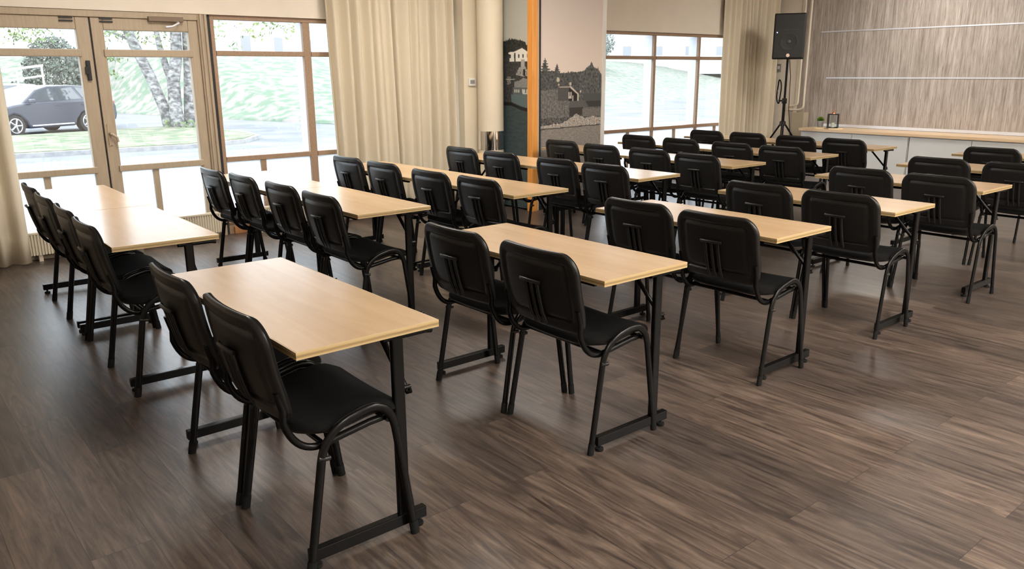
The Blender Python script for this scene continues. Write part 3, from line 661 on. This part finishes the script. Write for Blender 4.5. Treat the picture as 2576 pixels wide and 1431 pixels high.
def make_chair():
    t = empty('stacking_chair')
    obj('seat', seat_mesh(), None, t, smooth=True, mats=[m_fabric, m_plastic])
    bk = obj('backrest', back_mesh(), None, t, smooth=True, mats=[m_plastic, m_fabric])
    bm = bm_new()
    def bx(z): return back_line(z)-0.030-0.003
    tube(bm, [(bx(0.690)-0.004, -0.060, 0.690), (bx(0.690)-0.009, -0.052, 0.690), (bx(0.69)-0.010, 0, 0.690), (bx(0.690)-0.009, 0.052, 0.690), (bx(0.690)-0.004, 0.060, 0.690)], 0.008, 10, 0.007)
    for y in (-0.036, 0.0, 0.036):
        zs = [0.685-0.02*k for k in range(10)]
        tube(bm, [(bx(z)-0.001+0.010*sm(0.55, 0.505, z), y, z) for z in zs], 0.0085, 10, 0.0075)
    obj('rib_grip', bm, m_plastic, bk, smooth=True)
    for s in (-1, 1):
        rl = [(-0.212, s*0.258, 0.012), (-0.150, s*0.250, 0.36)]
        ar = arc((-0.150, s*0.250, 0.36), (-0.136, s*0.249, 0.444), (-0.050, s*0.249, 0.470), 10)
        af = arc((0.000, s*0.249, 0.482), (0.088, s*0.249, 0.498), (0.108, s*0.250, 0.400), 10)
        fl = [(0.108, s*0.250, 0.400), (0.160, s*0.258, 0.012)]
        for pts in (rl, fl):
            bm = bm_new(); tube(bm, pts, 0.0095, 14, 0.0145); lg = obj('leg', bm, m_steel, t, smooth=True)
            p = pts[0] if pts[0][2] < 0.1 else pts[1]; q = pts[1] if p is pts[0] else pts[0]
            d = (Vector(q)-Vector(p)).normalized(); bm = bm_new(); tube(bm, [Vector(p)-d*0.0115, Vector(p)+d*0.035], 0.0110, 14, 0.0160); obj('foot_cap', bm, m_rubber, lg, smooth=True)
        bm = bm_new(); tube(bm, list(ar)+list(af), 0.0095, 14, 0.0145); obj('seat_rail', bm, m_steel, t, smooth=True)
    # back frame: down both sides of the backrest and forward under the seat
    for s in (-1, 1):
        bm = bm_new()
        pts = [(back_line(0.60)-0.004, s*0.219, 0.60), (back_line(0.54)-0.006, s*0.218, 0.54), (-0.246, s*0.219, 0.50)]
        pts += list(arc((-0.246, s*0.219, 0.50), (-0.215, s*0.222, 0.395), (-0.135, s*0.226, 0.402), 9)) + [(0.03, s*0.226, 0.428), (0.09, s*0.222, 0.430)]
        tube(bm, pts, 0.0115, 12); obj('back_tube', bm, m_steel, t, smooth=True)
    bm = bm_new()
    for x in (-0.13, 0.085): tube(bm, [(x, -0.250, 0.404+0.1*(x > 0)*0.25), (x, 0.250, 0.404+0.1*(x > 0)*0.25)], 0.009, 10)
    obj('cross_tube', bm, m_steel, t, smooth=True)
    for s in (-1, 1):
        bm = bm_new(); tube(bm, [(-0.160, s*0.252, 0.372), (-0.135, s*0.252, 0.366), (-0.122, s*0.252, 0.366)], 0.008, 10); obj('stop_stud', bm, m_plastic, t, smooth=True)
    return t

# ------------------------------------------------------------------ table
TL, TD, TZ = 1.19, 0.49, 0.72
def make_table():
    t = empty('folding_table'); hx, hy = TD/2, TL/2
    bm = bm_new(); box(bm, (-hx+0.003, -hy+0.003, TZ-0.0225), (hx-0.003, hy-0.003, TZ)); top = obj('tabletop', bm, m_beech, t, bevel=0.0015)
    bm = bm_new(); z0, z1 = TZ-0.0235, TZ-0.0005
    for a, b in (((-hx, -hy), (hx, -hy+0.0035)), ((-hx, hy-0.0035), (hx, hy)), ((-hx, -hy+0.0035), (-hx+0.0035, hy-0.0035)), ((hx-0.0035, -hy+0.0035), (hx, hy-0.0035))):
        box(bm, (a[0], a[1], z0), (b[0], b[1], z1))
    obj('edge_band', bm, m_ply, top)
    bm = bm_new()
    for x in (-0.20, 0.19): box(bm, (x-0.010, -hy+0.09, 0.674), (x+0.010, hy-0.09, 0.6965))
    obj('under_rail', bm, m_steel, t, bevel=0.003)
    for s in (-1, 1):
        ye = s*(hy-0.036); px = 0.105
        bm = bm_new(); box(bm, (px-0.021, ye-0.011, 0.06), (px+0.021, ye+0.011, 0.6955)); lg = obj('leg', bm, m_steel, t, bevel=0.006)
        bm = bm_new(); box(bm, (-hx+0.008, ye-0.014, 0.026), (hx-0.058, ye+0.014, 0.066)); ft = obj('foot_bar', bm, m_steel, t, bevel=0.003)
        for x in (-hx+0.030, hx-0.085):
            bm = bm_new(); lathe(bm, [(0.017, 0), (0.019, 0.006), (0.017, 0.012), (0.006, 0.014), (0.006, 0.03)], (x, ye, 0), 14); obj('levelling_foot', bm, m_rubber, ft, smooth=True)
        bm = bm_new(); tube(bm, [(px-0.05, ye, 0.684), (hx-0.03, ye, 0.684), (hx-0.008, ye, 0.680)], 0.0115, 10)
        obj('top_bar', bm, m_steel, t, smooth=True)
        yb = ye-s*0.022
        bx_ = px+0.032
        bm = bm_new(); tube(bm, [(bx_, s*(hy-0.235), 0.690), (bx_, ye-s*0.012, 0.505), (bx_+0.004, ye-s*0.002, 0.488), (bx_+0.012, ye+s*0.006, 0.494)], 0.0085, 10, 0.011)
        tube(bm, [(px+0.015, ye, 0.505), (bx_+0.012, ye, 0.505)], 0.008, 10)
        box(bm, (px-0.012, s*(hy-0.235)-0.03, 0.682), (bx_+0.016, s*(hy-0.235)+0.03, 0.6965))
        obj('folding_brace', bm, m_steel, t, smooth=True)
    return t

# rows: rear/near corner of each table (x, y, turn), from the fit
A = {1: (0.8862, 2.0363, 0.0033), 2: (2.1246, 2.0258, -0.0031), 3: (3.3064, 2.0471, 0.0019), 4: (4.4245, 2.0223, -0.0073), 5: (5.6432, 2.0324, -0.0041), 6: (6.8189, 1.9665, 0.0), 7: (8.0543, 2.0305, 0.0)}
B = {1: (0.8648, 3.9233, -0.0162), 2: (2.1444, 3.9471, 0.004), 3: (3.2579, 3.9256, 0.0135), 4: (4.4644, 3.9401, 0.0175), 5: (5.6541, 3.9710, -0.0008), 6: (6.748, 3.9051, -0.0015), 7: (7.942, 3.9176, -0.0001)}
ORD = ['zeroth', 'first', 'second', 'third', 'fourth', 'fifth', 'sixth', 'seventh']
# chairs: position along the table block and distance of the backrest top behind the table's rear edge
CA = {1: [(0.258, 0.083), (0.81, 0.085)], 2: [(0.284, 0.102), (0.834, 0.111)], 3: [(0.255, 0.139), (0.788, 0.112)], 4: [(0.256, 0.155), (0.788, 0.155)], 5: [(0.205, 0.20), (0.75, 0.17)], 6: [(0.20, 0.24), (0.75, 0.25)], 7: [(0.74, 0.30)]}
CB = {1: [(0.205, 0.064), (0.74, 0.055), (1.29, 0.06), (1.83, 0.05)], 2: [(0.261, 0.101), (0.828, 0.084), (1.418, 0.095), (1.902, 0.123)], 3: [(0.250, 0.101), (0.785, 0.114), (1.486, 0.07), (2.058, 0.06)],
      4: [(0.25, 0.12), (0.78, 0.10), (1.506, 0.08), (2.09, 0.06)], 5: [(0.22, 0.20), (0.80, 0.14), (1.38, 0.15), (1.99, 0.09)], 6: [(0.20, 0.18), (0.74, 0.17), (1.38, 0.15), (1.98, 0.12)], 7: [(0.22, 0.20), (0.76, 0.20), (1.37, 0.18), (1.91, 0.20)]}
table0 = make_table(); chair0 = make_chair(); first = {'t': True, 'c': True}
def put(kind, src, loc, rz):
    if first[kind]:
        first[kind] = False; src.location = loc; src.rotation_euler = (0, 0, rz); return src
    return dup(src, loc, rz)
for r in range(1, 8):
    wr = ORD[8-r]
    for blk, tab, chs in ((A[r], [0], CA[r]), (B[r], [0, 1], CB[r])):
        x0, y0, th = blk; c, s = math.cos(th), math.sin(th)
        isA = blk is A[r]
        for k in tab:
            u, v = TD/2, TL/2+k*(TL+0.004)
            o = put('t', table0, (x0+c*u-s*v, y0+s*u+c*v, 0), th)
            n = 3 if isA else 2-k
            tag(o, 'beech topped folding table, %s from the windows, in the %s row from the wood wall' % (ORD[n], wr), 'table', 'folding tables in rows')
        for i, (v, off) in enumerate(chs):
            u = -off+0.292
            o = put('c', chair0, (x0+c*u-s*v, y0+s*u+c*v, 0), th+R.uniform(-0.015, 0.015))
            n = (6-i if len(chs) == 2 else 5) if isA else 4-i
            tag(o, 'black ribbed-back chair, %s from the windows, in the %s row from the wood wall' % (ORD[n], wr), 'chair', 'black stacking chairs in rows')

# ------------------------------------------------------------------ outside
GZ = -0.30
m_asph = noisy('wet_asphalt', (0.150, 0.155, 0.162), (0.205, 0.21, 0.217), 0.6, 0.9, detail=8, spec=0.05)
m_pave = noisy('pale_paving', (0.175, 0.178, 0.187), (0.235, 0.237, 0.245), 1.2, 0.9, detail=6, spec=0.05)
m_kerb = noisy('granite_kerb', (0.22, 0.22, 0.23), (0.30, 0.30, 0.30), 6, 0.7)
m_grass = noisy('autumn_grass', (0.085, 0.12, 0.06), (0.19, 0.175, 0.13), 2.6, 0.9, detail=9, lo=0.4, hi=0.6)
m_hill = noisy('hillside_grass', (0.085, 0.135, 0.088), (0.20, 0.18, 0.165), 2.2, 0.9, (1, 1, 1), detail=12, lo=0.40, hi=0.58)
bm = bm_new(); box(bm, (-40, YW+0.2, GZ-0.2), (120, 110, GZ)); struct(obj('ground', bm, m_asph), 'grey wet road surface outside the windows', 'ground')
bm = bm_new(); box(bm, (-40, YW+0.2, GZ), (60, 19.2, GZ+0.03)); struct(obj('path', bm, m_pave), 'pale paved area just outside the windows', 'path')
def strip_poly(g=0.0):
    return [(-20, 20.9+g), (3.0, 20.8+g), (6.6, 20.6+g), (8.3, 21.2+g), (9.3-g, 22.6), (9.5-g, 24.0), (9.3-g, 26.5-g), (8.6, 28.6-g), (6.0, 27.9-g), (3.0, 27.2-g), (-20, 26.8-g)]
bm = bm_new(); prism(bm, strip_poly(0), 'z', GZ, GZ+0.10); struct(obj('kerb', bm, m_kerb), 'granite kerb round the grass strip outside', 'kerb')
bm = bm_new(); prism(bm, strip_poly(0.18), 'z', GZ+0.05, GZ+0.115); tag(obj('grass_strip', bm, m_grass), 'leaf strewn grass strip between the paving and the parked car', 'grass', kind='stuff')
EDGE = [(-40, 52), (2, 50), (9.5, 45.5), (11.6, 38.0), (12.2, 32.5), (13.6, 27.0), (17, 25.6), (22, 26.5), (33, 31.0), (47, 36.5), (120, 70)]
def edge_y(x): return interp(EDGE, x)
bm = bm_new(); rows = []
for i in range(90):
    x = -40+160*i/89; row = []
    e = edge_y(x)
    for j in range(26):
        q = (j/25)**1.4*40; h = 2.9*sm(0, 20, q)+0.10*sm(0, 0.4, q)
        dx = 0.35*q if x > 12 else 0
        row.append(bm.verts.new((x-0.0*dx, e+q, GZ-0.02+h+0.07*nz(x, e+q, 0.5))))
    rows.append(row)
for a, b in zip(rows, rows[1:]):
    for j in range(25): bm.faces.new((a[j], b[j], b[j+1], a[j+1]))
o = struct(obj('hill', bm, m_hill, smooth=True), 'grassy bank rising beyond the road', 'hill')

# birch with three stems
m_bark = mat('birch_bark', (0.3, 0.3, 0.3), 0.8)
f = noise_node(m_bark, coords(m_bark, (5, 5, 9)), 1.0, 6, 0.6)
set_color(m_bark, ramp(m_bark, f, [(0.36, (0.05, 0.05, 0.05)), (0.47, (0.13, 0.13, 0.135)), (0.58, (0.26, 0.26, 0.26)), (0.68, (0.36, 0.36, 0.35))]))
m_leaf = noisy('birch_leaves', (0.05, 0.13, 0.04), (0.16, 0.20, 0.05), 0.8, 0.6)
m_needle = noisy('conifer_needles', (0.075, 0.095, 0.08), (0.13, 0.15, 0.13), 1.2, 0.8)
def leaves(bm, centers, n, size, seed, spread):
    rr = random.Random(seed)
    for k in range(n):
        cx, cy, cz = rr.choice(centers)
        p = Vector((cx+rr.gauss(0, spread), cy+rr.gauss(0, spread), cz+rr.gauss(0, spread*0.7)))
        a = Vector((rr.uniform(-1, 1), rr.uniform(-1, 1), rr.uniform(-1, 1))).normalized(); b = a.orthogonal().normalized()
        s = size*rr.uniform(0.6, 1.3)
        v = [bm.verts.new(p+a*s), bm.verts.new(p+b*s*0.5), bm.verts.new(p-a*s), bm.verts.new(p-b*s*0.5)]; bm.faces.new(v)
    return bm
TX, TY = 8.7, 27.9; rx, ry = _r.x, _r.y       # sideways direction of the view
def T(s, d, z): return (TX+rx*s+0.3*d, TY+ry*s+d, GZ+0.1+z)
t = tag(empty('birch_tree', (TX, TY, GZ+0.1)), 'birch tree with three pale mottled stems on the grass strip', 'tree')
def local(pts): return [(p[0]-TX, p[1]-TY, p[2]-GZ-0.1) for p in pts]
stems = [([T(-0.30, 0, -0.1), T(-0.42, 0, 0.6), T(-0.75, 0, 1.6), T(-1.15, 0, 2.6), T(-1.5, 0, 3.6), T(-1.9, 0, 5.5)], [0.20, 0.17, 0.17, 0.16, 0.14, 0.08]),
         ([T(-0.02, 0, -0.1), T(-0.05, 0, 0.5), T(-0.02, 0, 1.5), T(0.18, 0, 2.3), T(0.25, 0, 3.4), T(0.4, 0, 6)], [0.26, 0.21, 0.20, 0.18, 0.16, 0.08]),
         ([T(0.42, 0.3, -0.1), T(0.45, 0.3, 0.6), T(0.55, 0.3, 1.8), T(0.62, 0.3, 3.0), T(0.75, 0.3, 6)], [0.24, 0.20, 0.18, 0.17, 0.09]),
         ([T(-0.02, 0, 1.3), T(-0.2, 0, 1.9), T(-0.35, 0, 2.6), T(-0.45, 0, 3.6)], [0.14, 0.11, 0.09, 0.06])]
for pts, rad in stems:
    bm = bm_new(); tube(bm, local(pts), rad, 14); obj('stem', bm, m_bark, t, smooth=True)
bm = bm_new()
tube(bm, local([T(-1.2, 0, 2.75), T(-1.9, 0.1, 3.05), T(-2.6, 0.2, 3.35)]), [0.05, 0.035, 0.015], 8); tube(bm, local([T(-0.4, 0, 3.0), T(-0.9, 0.1, 3.4), T(-1.3, 0.1, 3.8)]), [0.04, 0.03, 0.02], 8)
tube(bm, local([T(-1.3, 0, 2.4), T(-1.8, -0.2, 2.2), T(-1.95, -0.3, 1.7)]), [0.02, 0.012, 0.006], 6)
obj('branch', bm, m_bark, t, smooth=True)
bm = bm_new(); cs = local([T(R.uniform(-2.6, 1.6), R.uniform(-1, 1), R.uniform(2.95, 4.2)) for _ in range(70)]); leaves(bm, cs, 1500, 0.07, 21, 0.28)
leaves(bm, local([T(-1.9, -0.2, 2.3), T(-1.75, -0.2, 2.15), T(-1.9, -0.3, 1.7), T(-2.1, -0.2, 2.2)]), 70, 0.075, 22, 0.13)
leaves(bm, local([T(2.4+R.uniform(-0.2, 1.6), -1, R.uniform(2.9, 4)) for _ in range(30)]), 420, 0.07, 23, 0.2)
leaves(bm, local([T(-4.6+R.uniform(-0.8, 0.8), -1, R.uniform(2.8, 4)) for _ in range(24)]), 330, 0.08, 24, 0.2)
leaves(bm, local([T(2.0, -1, 2.55), T(2.1, -1, 2.3)]), 24, 0.07, 25, 0.12)
obj('foliage', bm, m_leaf, t)
leaves_low = bm_new(); leaves(leaves_low, [T(-0.3, -0.2, 0.1), T(0.1, -0.3, 0.05), T(0.45, -0.2, 0.1)], 120, 0.06, 26, 0.12); tag(obj('weeds', leaves_low, m_leaf), 'green weeds round the foot of the birch', 'weeds', kind='stuff')

# parked car
m_car = mat('dark_blue_grey_car_paint', (0.035, 0.042, 0.06), 0.25, 0.0, 0.6); m_carglass = mat('dark_car_glass', (0.05, 0.06, 0.07), 0.05, 0, 0.9)
m_tyre = mat('tyre_rubber', (0.015, 0.015, 0.015), 0.8); m_rim = mat('alloy_rim', (0.5, 0.5, 0.52), 0.3, 0.8); m_red = mat('red_lamp_lens', (0.55, 0.02, 0.02), 0.3)
def make_car(name, loc, rz, paint, label):
    t = tag(empty(name, loc, rz), label, 'car'); HW = 0.90
    # x: 0 = front wheel centre line, + rearward
    low = [(-0.82, 0.34), (-0.86, 0.55), (-0.80, 0.72), (-0.55, 0.83), (0.05, 0.93), (0.35, 0.97), (3.45, 1.04), (3.72, 1.00), (3.82, 0.80), (3.84, 0.50), (3.78, 0.32), (3.10, 0.26), (3.02, 0.42), (2.84, 0.60), (2.62, 0.66), (2.40, 0.60), (2.22, 0.42), (2.15, 0.22), (0.46, 0.22), (0.39, 0.42), (0.21, 0.60), (0.0, 0.66), (-0.21, 0.60), (-0.39, 0.42), (-0.46, 0.28)]
    low = [(x, z) for x, z in low]
    bm = bm_new(); prism(bm, low, 'y', -HW, HW); obj('body', bm, paint, t, bevel=0.06)
    bm = bm_new(); cab = [(0.30, 0.94), (1.00, 1.36), (1.45, 1.46), (2.3, 1.48), (3.0, 1.43), (3.52, 1.18), (3.62, 1.0)]
    A_ = [bm.verts.new((x, -HW+0.05+0.20*(z-0.94)/0.5, z)) for x, z in cab]; B_ = [bm.verts.new((x, HW-0.05-0.20*(z-0.94)/0.5, z)) for x, z in cab]
    n = len(cab); bm.faces.new(A_); bm.faces.new(B_[::-1])
    for k in range(n): bm.faces.new((A_[k], A_[(k+1) % n], B_[(k+1) % n], B_[k]))
    obj('cabin', bm, paint, t, bevel=0.03)
    def side(z): return -HW+0.05+0.20*(z-0.94)/0.5-0.008
    for sgn in (1, -1):
        for poly in ([(0.62, 1.02), (1.10, 1.33), (1.55, 1.40), (1.62, 1.03)], [(1.72, 1.03), (1.66, 1.40), (2.30, 1.41), (2.50, 1.05)], [(2.60, 1.06), (2.42, 1.41), (2.85, 1.37), (3.22, 1.18), (3.25, 1.09)]):
            bm = bm_new(); f = [bm.verts.new((x, sgn*side(z), z)) for x, z in poly]; g = [bm.verts.new((x, sgn*(side(z)+0.02), z)) for x, z in poly]; m_ = len(poly)
            bm.faces.new(f); bm.faces.new(g[::-1])
            for k in range(m_): bm.faces.new((f[k], f[(k+1) % m_], g[(k+1) % m_], g[k]))
            obj('side_window', bm, m_carglass, t)
    for x in (0.0, 2.62):
        for s in (-1, 1):
            bm = bm_new(); tube(bm, [(x, s*0.68, 0.325), (x, s*0.89, 0.325)], 0.325, 28); wl = obj('wheel', bm, m_tyre, t, smooth=True)
            bm = bm_new(); tube(bm, [(x, s*0.85, 0.325), (x, s*0.90, 0.325)], 0.06, 12)
            for k in range(5):
                a = 2*PI*k/5; tube(bm, [(x, s*0.895, 0.325), (x+0.2*math.cos(a), s*0.895, 0.325+0.2*math.sin(a))], 0.03, 8)
            tube(bm, [(x+0.21*math.cos(2*PI*k/24), s*0.893, 0.325+0.21*math.sin(2*PI*k/24)) for k in range(25)], 0.02, 8, caps=False)
            obj('alloy_rim', bm, m_rim, wl, smooth=True)
    for s in (-1, 1):
        bm = bm_new(); box(bm, (3.56, s*0.74-0.14, 0.80), (3.80, s*0.74+0.155, 0.95)); obj('tail_lamp', bm, m_red, t, bevel=0.03)
        bm = bm_new(); box(bm, (3.70, s*0.70-0.12, 0.44), (3.855, s*0.70+0.17, 0.49)); obj('reflector', bm, m_red, t, bevel=0.01)
        bm = bm_new(); box(bm, (0.52, s*0.98-0.09, 0.98), (0.66, s*0.98+0.08, 1.09)); obj('mirror', bm, paint, t, bevel=0.03)
        bm = bm_new(); box(bm, (0.55, s*0.905-0.008, 0.285), (2.05, s*0.905+0.008, 0.32)); obj('chrome_strip', bm, m_silver, t)
        for x in (1.45, 2.42):
            bm = bm_new(); box(bm, (x, s*0.905-0.015, 0.86), (x+0.17, s*0.905+0.015, 0.89)); obj('door_handle', bm, paint, t, bevel=0.006)
    bm = bm_new(); box(bm, (3.3, -0.55, 1.33), (3.5, 0.55, 1.36)); obj('high_brake_lamp', bm, m_red, t)
    return t
make_car('parked_car', (4.06-0.45, 28.1+0.78, GZ), math.radians(30), m_car, 'dark blue grey hatchback parked beyond the grass strip')
make_car('parked_car', (3.4, 38.5, GZ), math.radians(15), mat('white_car_paint', (0.4, 0.4, 0.41), 0.3), 'pale car partly hidden behind the dark hatchback')

# hedge, conifer, railing, buildings
def blob_foliage(name, center, size, n, leaf, seed, m_, label, cat, group=None):
    rr = random.Random(seed); bm = bm_new()
    for k in range(n):
        th = rr.uniform(0, 2*PI); ph = math.acos(rr.uniform(-1, 1)); rad = rr.uniform(0.7, 1.0)
        p = Vector((size[0]*rad*math.sin(ph)*math.cos(th), size[1]*rad*math.sin(ph)*math.sin(th), size[2]*(1+rad*math.cos(ph))))
        a = Vector((rr.uniform(-1, 1), rr.uniform(-1, 1), rr.uniform(-1, 1))).normalized(); b = a.orthogonal().normalized(); s = leaf*rr.uniform(0.6, 1.3)
        bm.faces.new([bm.verts.new(p+a*s), bm.verts.new(p+b*s), bm.verts.new(p-a*s), bm.verts.new(p-b*s)])
    t = tag(empty(name, center), label, cat, group)
    obj('foliage', bm, m_, t)
    bm = bm_new(); tube(bm, [(0, 0, -0.3), (0, 0, size[2])], 0.06*size[0]+0.03, 8); obj('stem', bm, m_bark, t)
    return t
m_bldg = noisy('pale_render', (0.42, 0.42, 0.41), (0.46, 0.46, 0.45), 0.5, 0.8); m_bwin = mat('building_window_glass', (0.22, 0.23, 0.25), 0.3)
def building(loc, rz, w_, d_, h_, cols, rws, label):
    t = tag(empty('building', loc, rz), label, 'building'); bm = bm_new(); box(bm, (-w_/2, 0, -1), (w_/2, d_, h_)); obj('walls', bm, m_bldg, t)
    bm = bm_new(); prism(bm, [(-0.4, h_), (d_+0.4, h_), (d_/2, h_+2.2)], 'x', -w_/2-0.3, w_/2+0.3); obj('roof', bm, m_greyp, t)
    for i in range(cols):
        for j in range(rws):
            x = -w_/2+w_*(i+0.5)/cols; z = 1.0+j*2.8
            bm = bm_new(); box(bm, (x-0.6, -0.05, z), (x+0.6, 0.02, z+1.25)); wn = obj('window', bm, m_white, t)
            bm = bm_new(); box(bm, (x-0.5, -0.07, z+0.1), (x+0.5, -0.04, z+1.15)); obj('pane', bm, m_bwin, wn)
building((30, 62, 2.0), 0.5, 26, 9, 8, 7, 2, 'pale rendered building above the grass bank')
building((72, 66, 2.2), -0.55, 34, 9, 9, 9, 3, 'grey white building seen through the far window')
building((-2, 68, 0.2), 0.3, 24, 9, 11, 6, 3, 'pale building behind the car and hedge')
bm = bm_new()
for k in range(5): box(bm, (k*1.1, -0.03, 0), (k*1.1+0.07, 0.03, 1.0))
prism(bm, [(0, 0.9), (4.5, 0.9), (4.5, 1.0), (0, 1.0)], 'y', -0.04, 0.04); prism(bm, [(0, 0.45), (4.5, 0.45), (4.5, 0.53), (0, 0.53)], 'y', -0.03, 0.03)
for v in bm.verts: v.co.z += max(0, v.co.x)*0.13
o = obj('white_railing', bm, m_white); o.location = (3.4, 43, GZ+0.7); o.rotation_euler = (0, 0, 0.2); tag(o, 'white sloping railing above the roof of the parked car', 'railing')
for k in range(4):
    blob_foliage('hedge_bush', (2.0+k*1.7, 46+0.35*k, GZ), (0.84, 0.84, 0.75), 1300, 0.07, 40+k, m_needle, 'grey green bush of the clipped hedge behind the parked car', 'bush', 'hedge bushes')
blob_foliage('conifer_tree', (9.2, 48.8, GZ), (1.5, 1.4, 1.9), 5000, 0.075, 50, m_needle, 'dense dark conifer behind the parked car', 'tree')
for k, (x, y, s) in enumerate(((44, 47, 1.9), (49, 50, 2.3), (53, 53, 2.2))):
    blob_foliage('bare_shrub', (x, y, 1.4+0.4*k), (s, s, s*0.8), 2600, 0.09, 60+k, m_needle, 'bushy grey green shrub at the top of the bank beyond the far window', 'bush', 'shrubs on the bank')
t = tag(empty('lamp_post', (3.9, 45, GZ)), 'thin white post standing in front of the hedge', 'post')
bm = bm_new(); tube(bm, [(0, 0, 0), (0, 0, 2.1)], 0.07, 10); obj('post', bm, m_white, t, smooth=True)
bm = bm_new(); box(bm, (-0.2, -0.12, 2.1), (0.2, 0.12, 2.22)); obj('cap', bm, m_greyp, t)
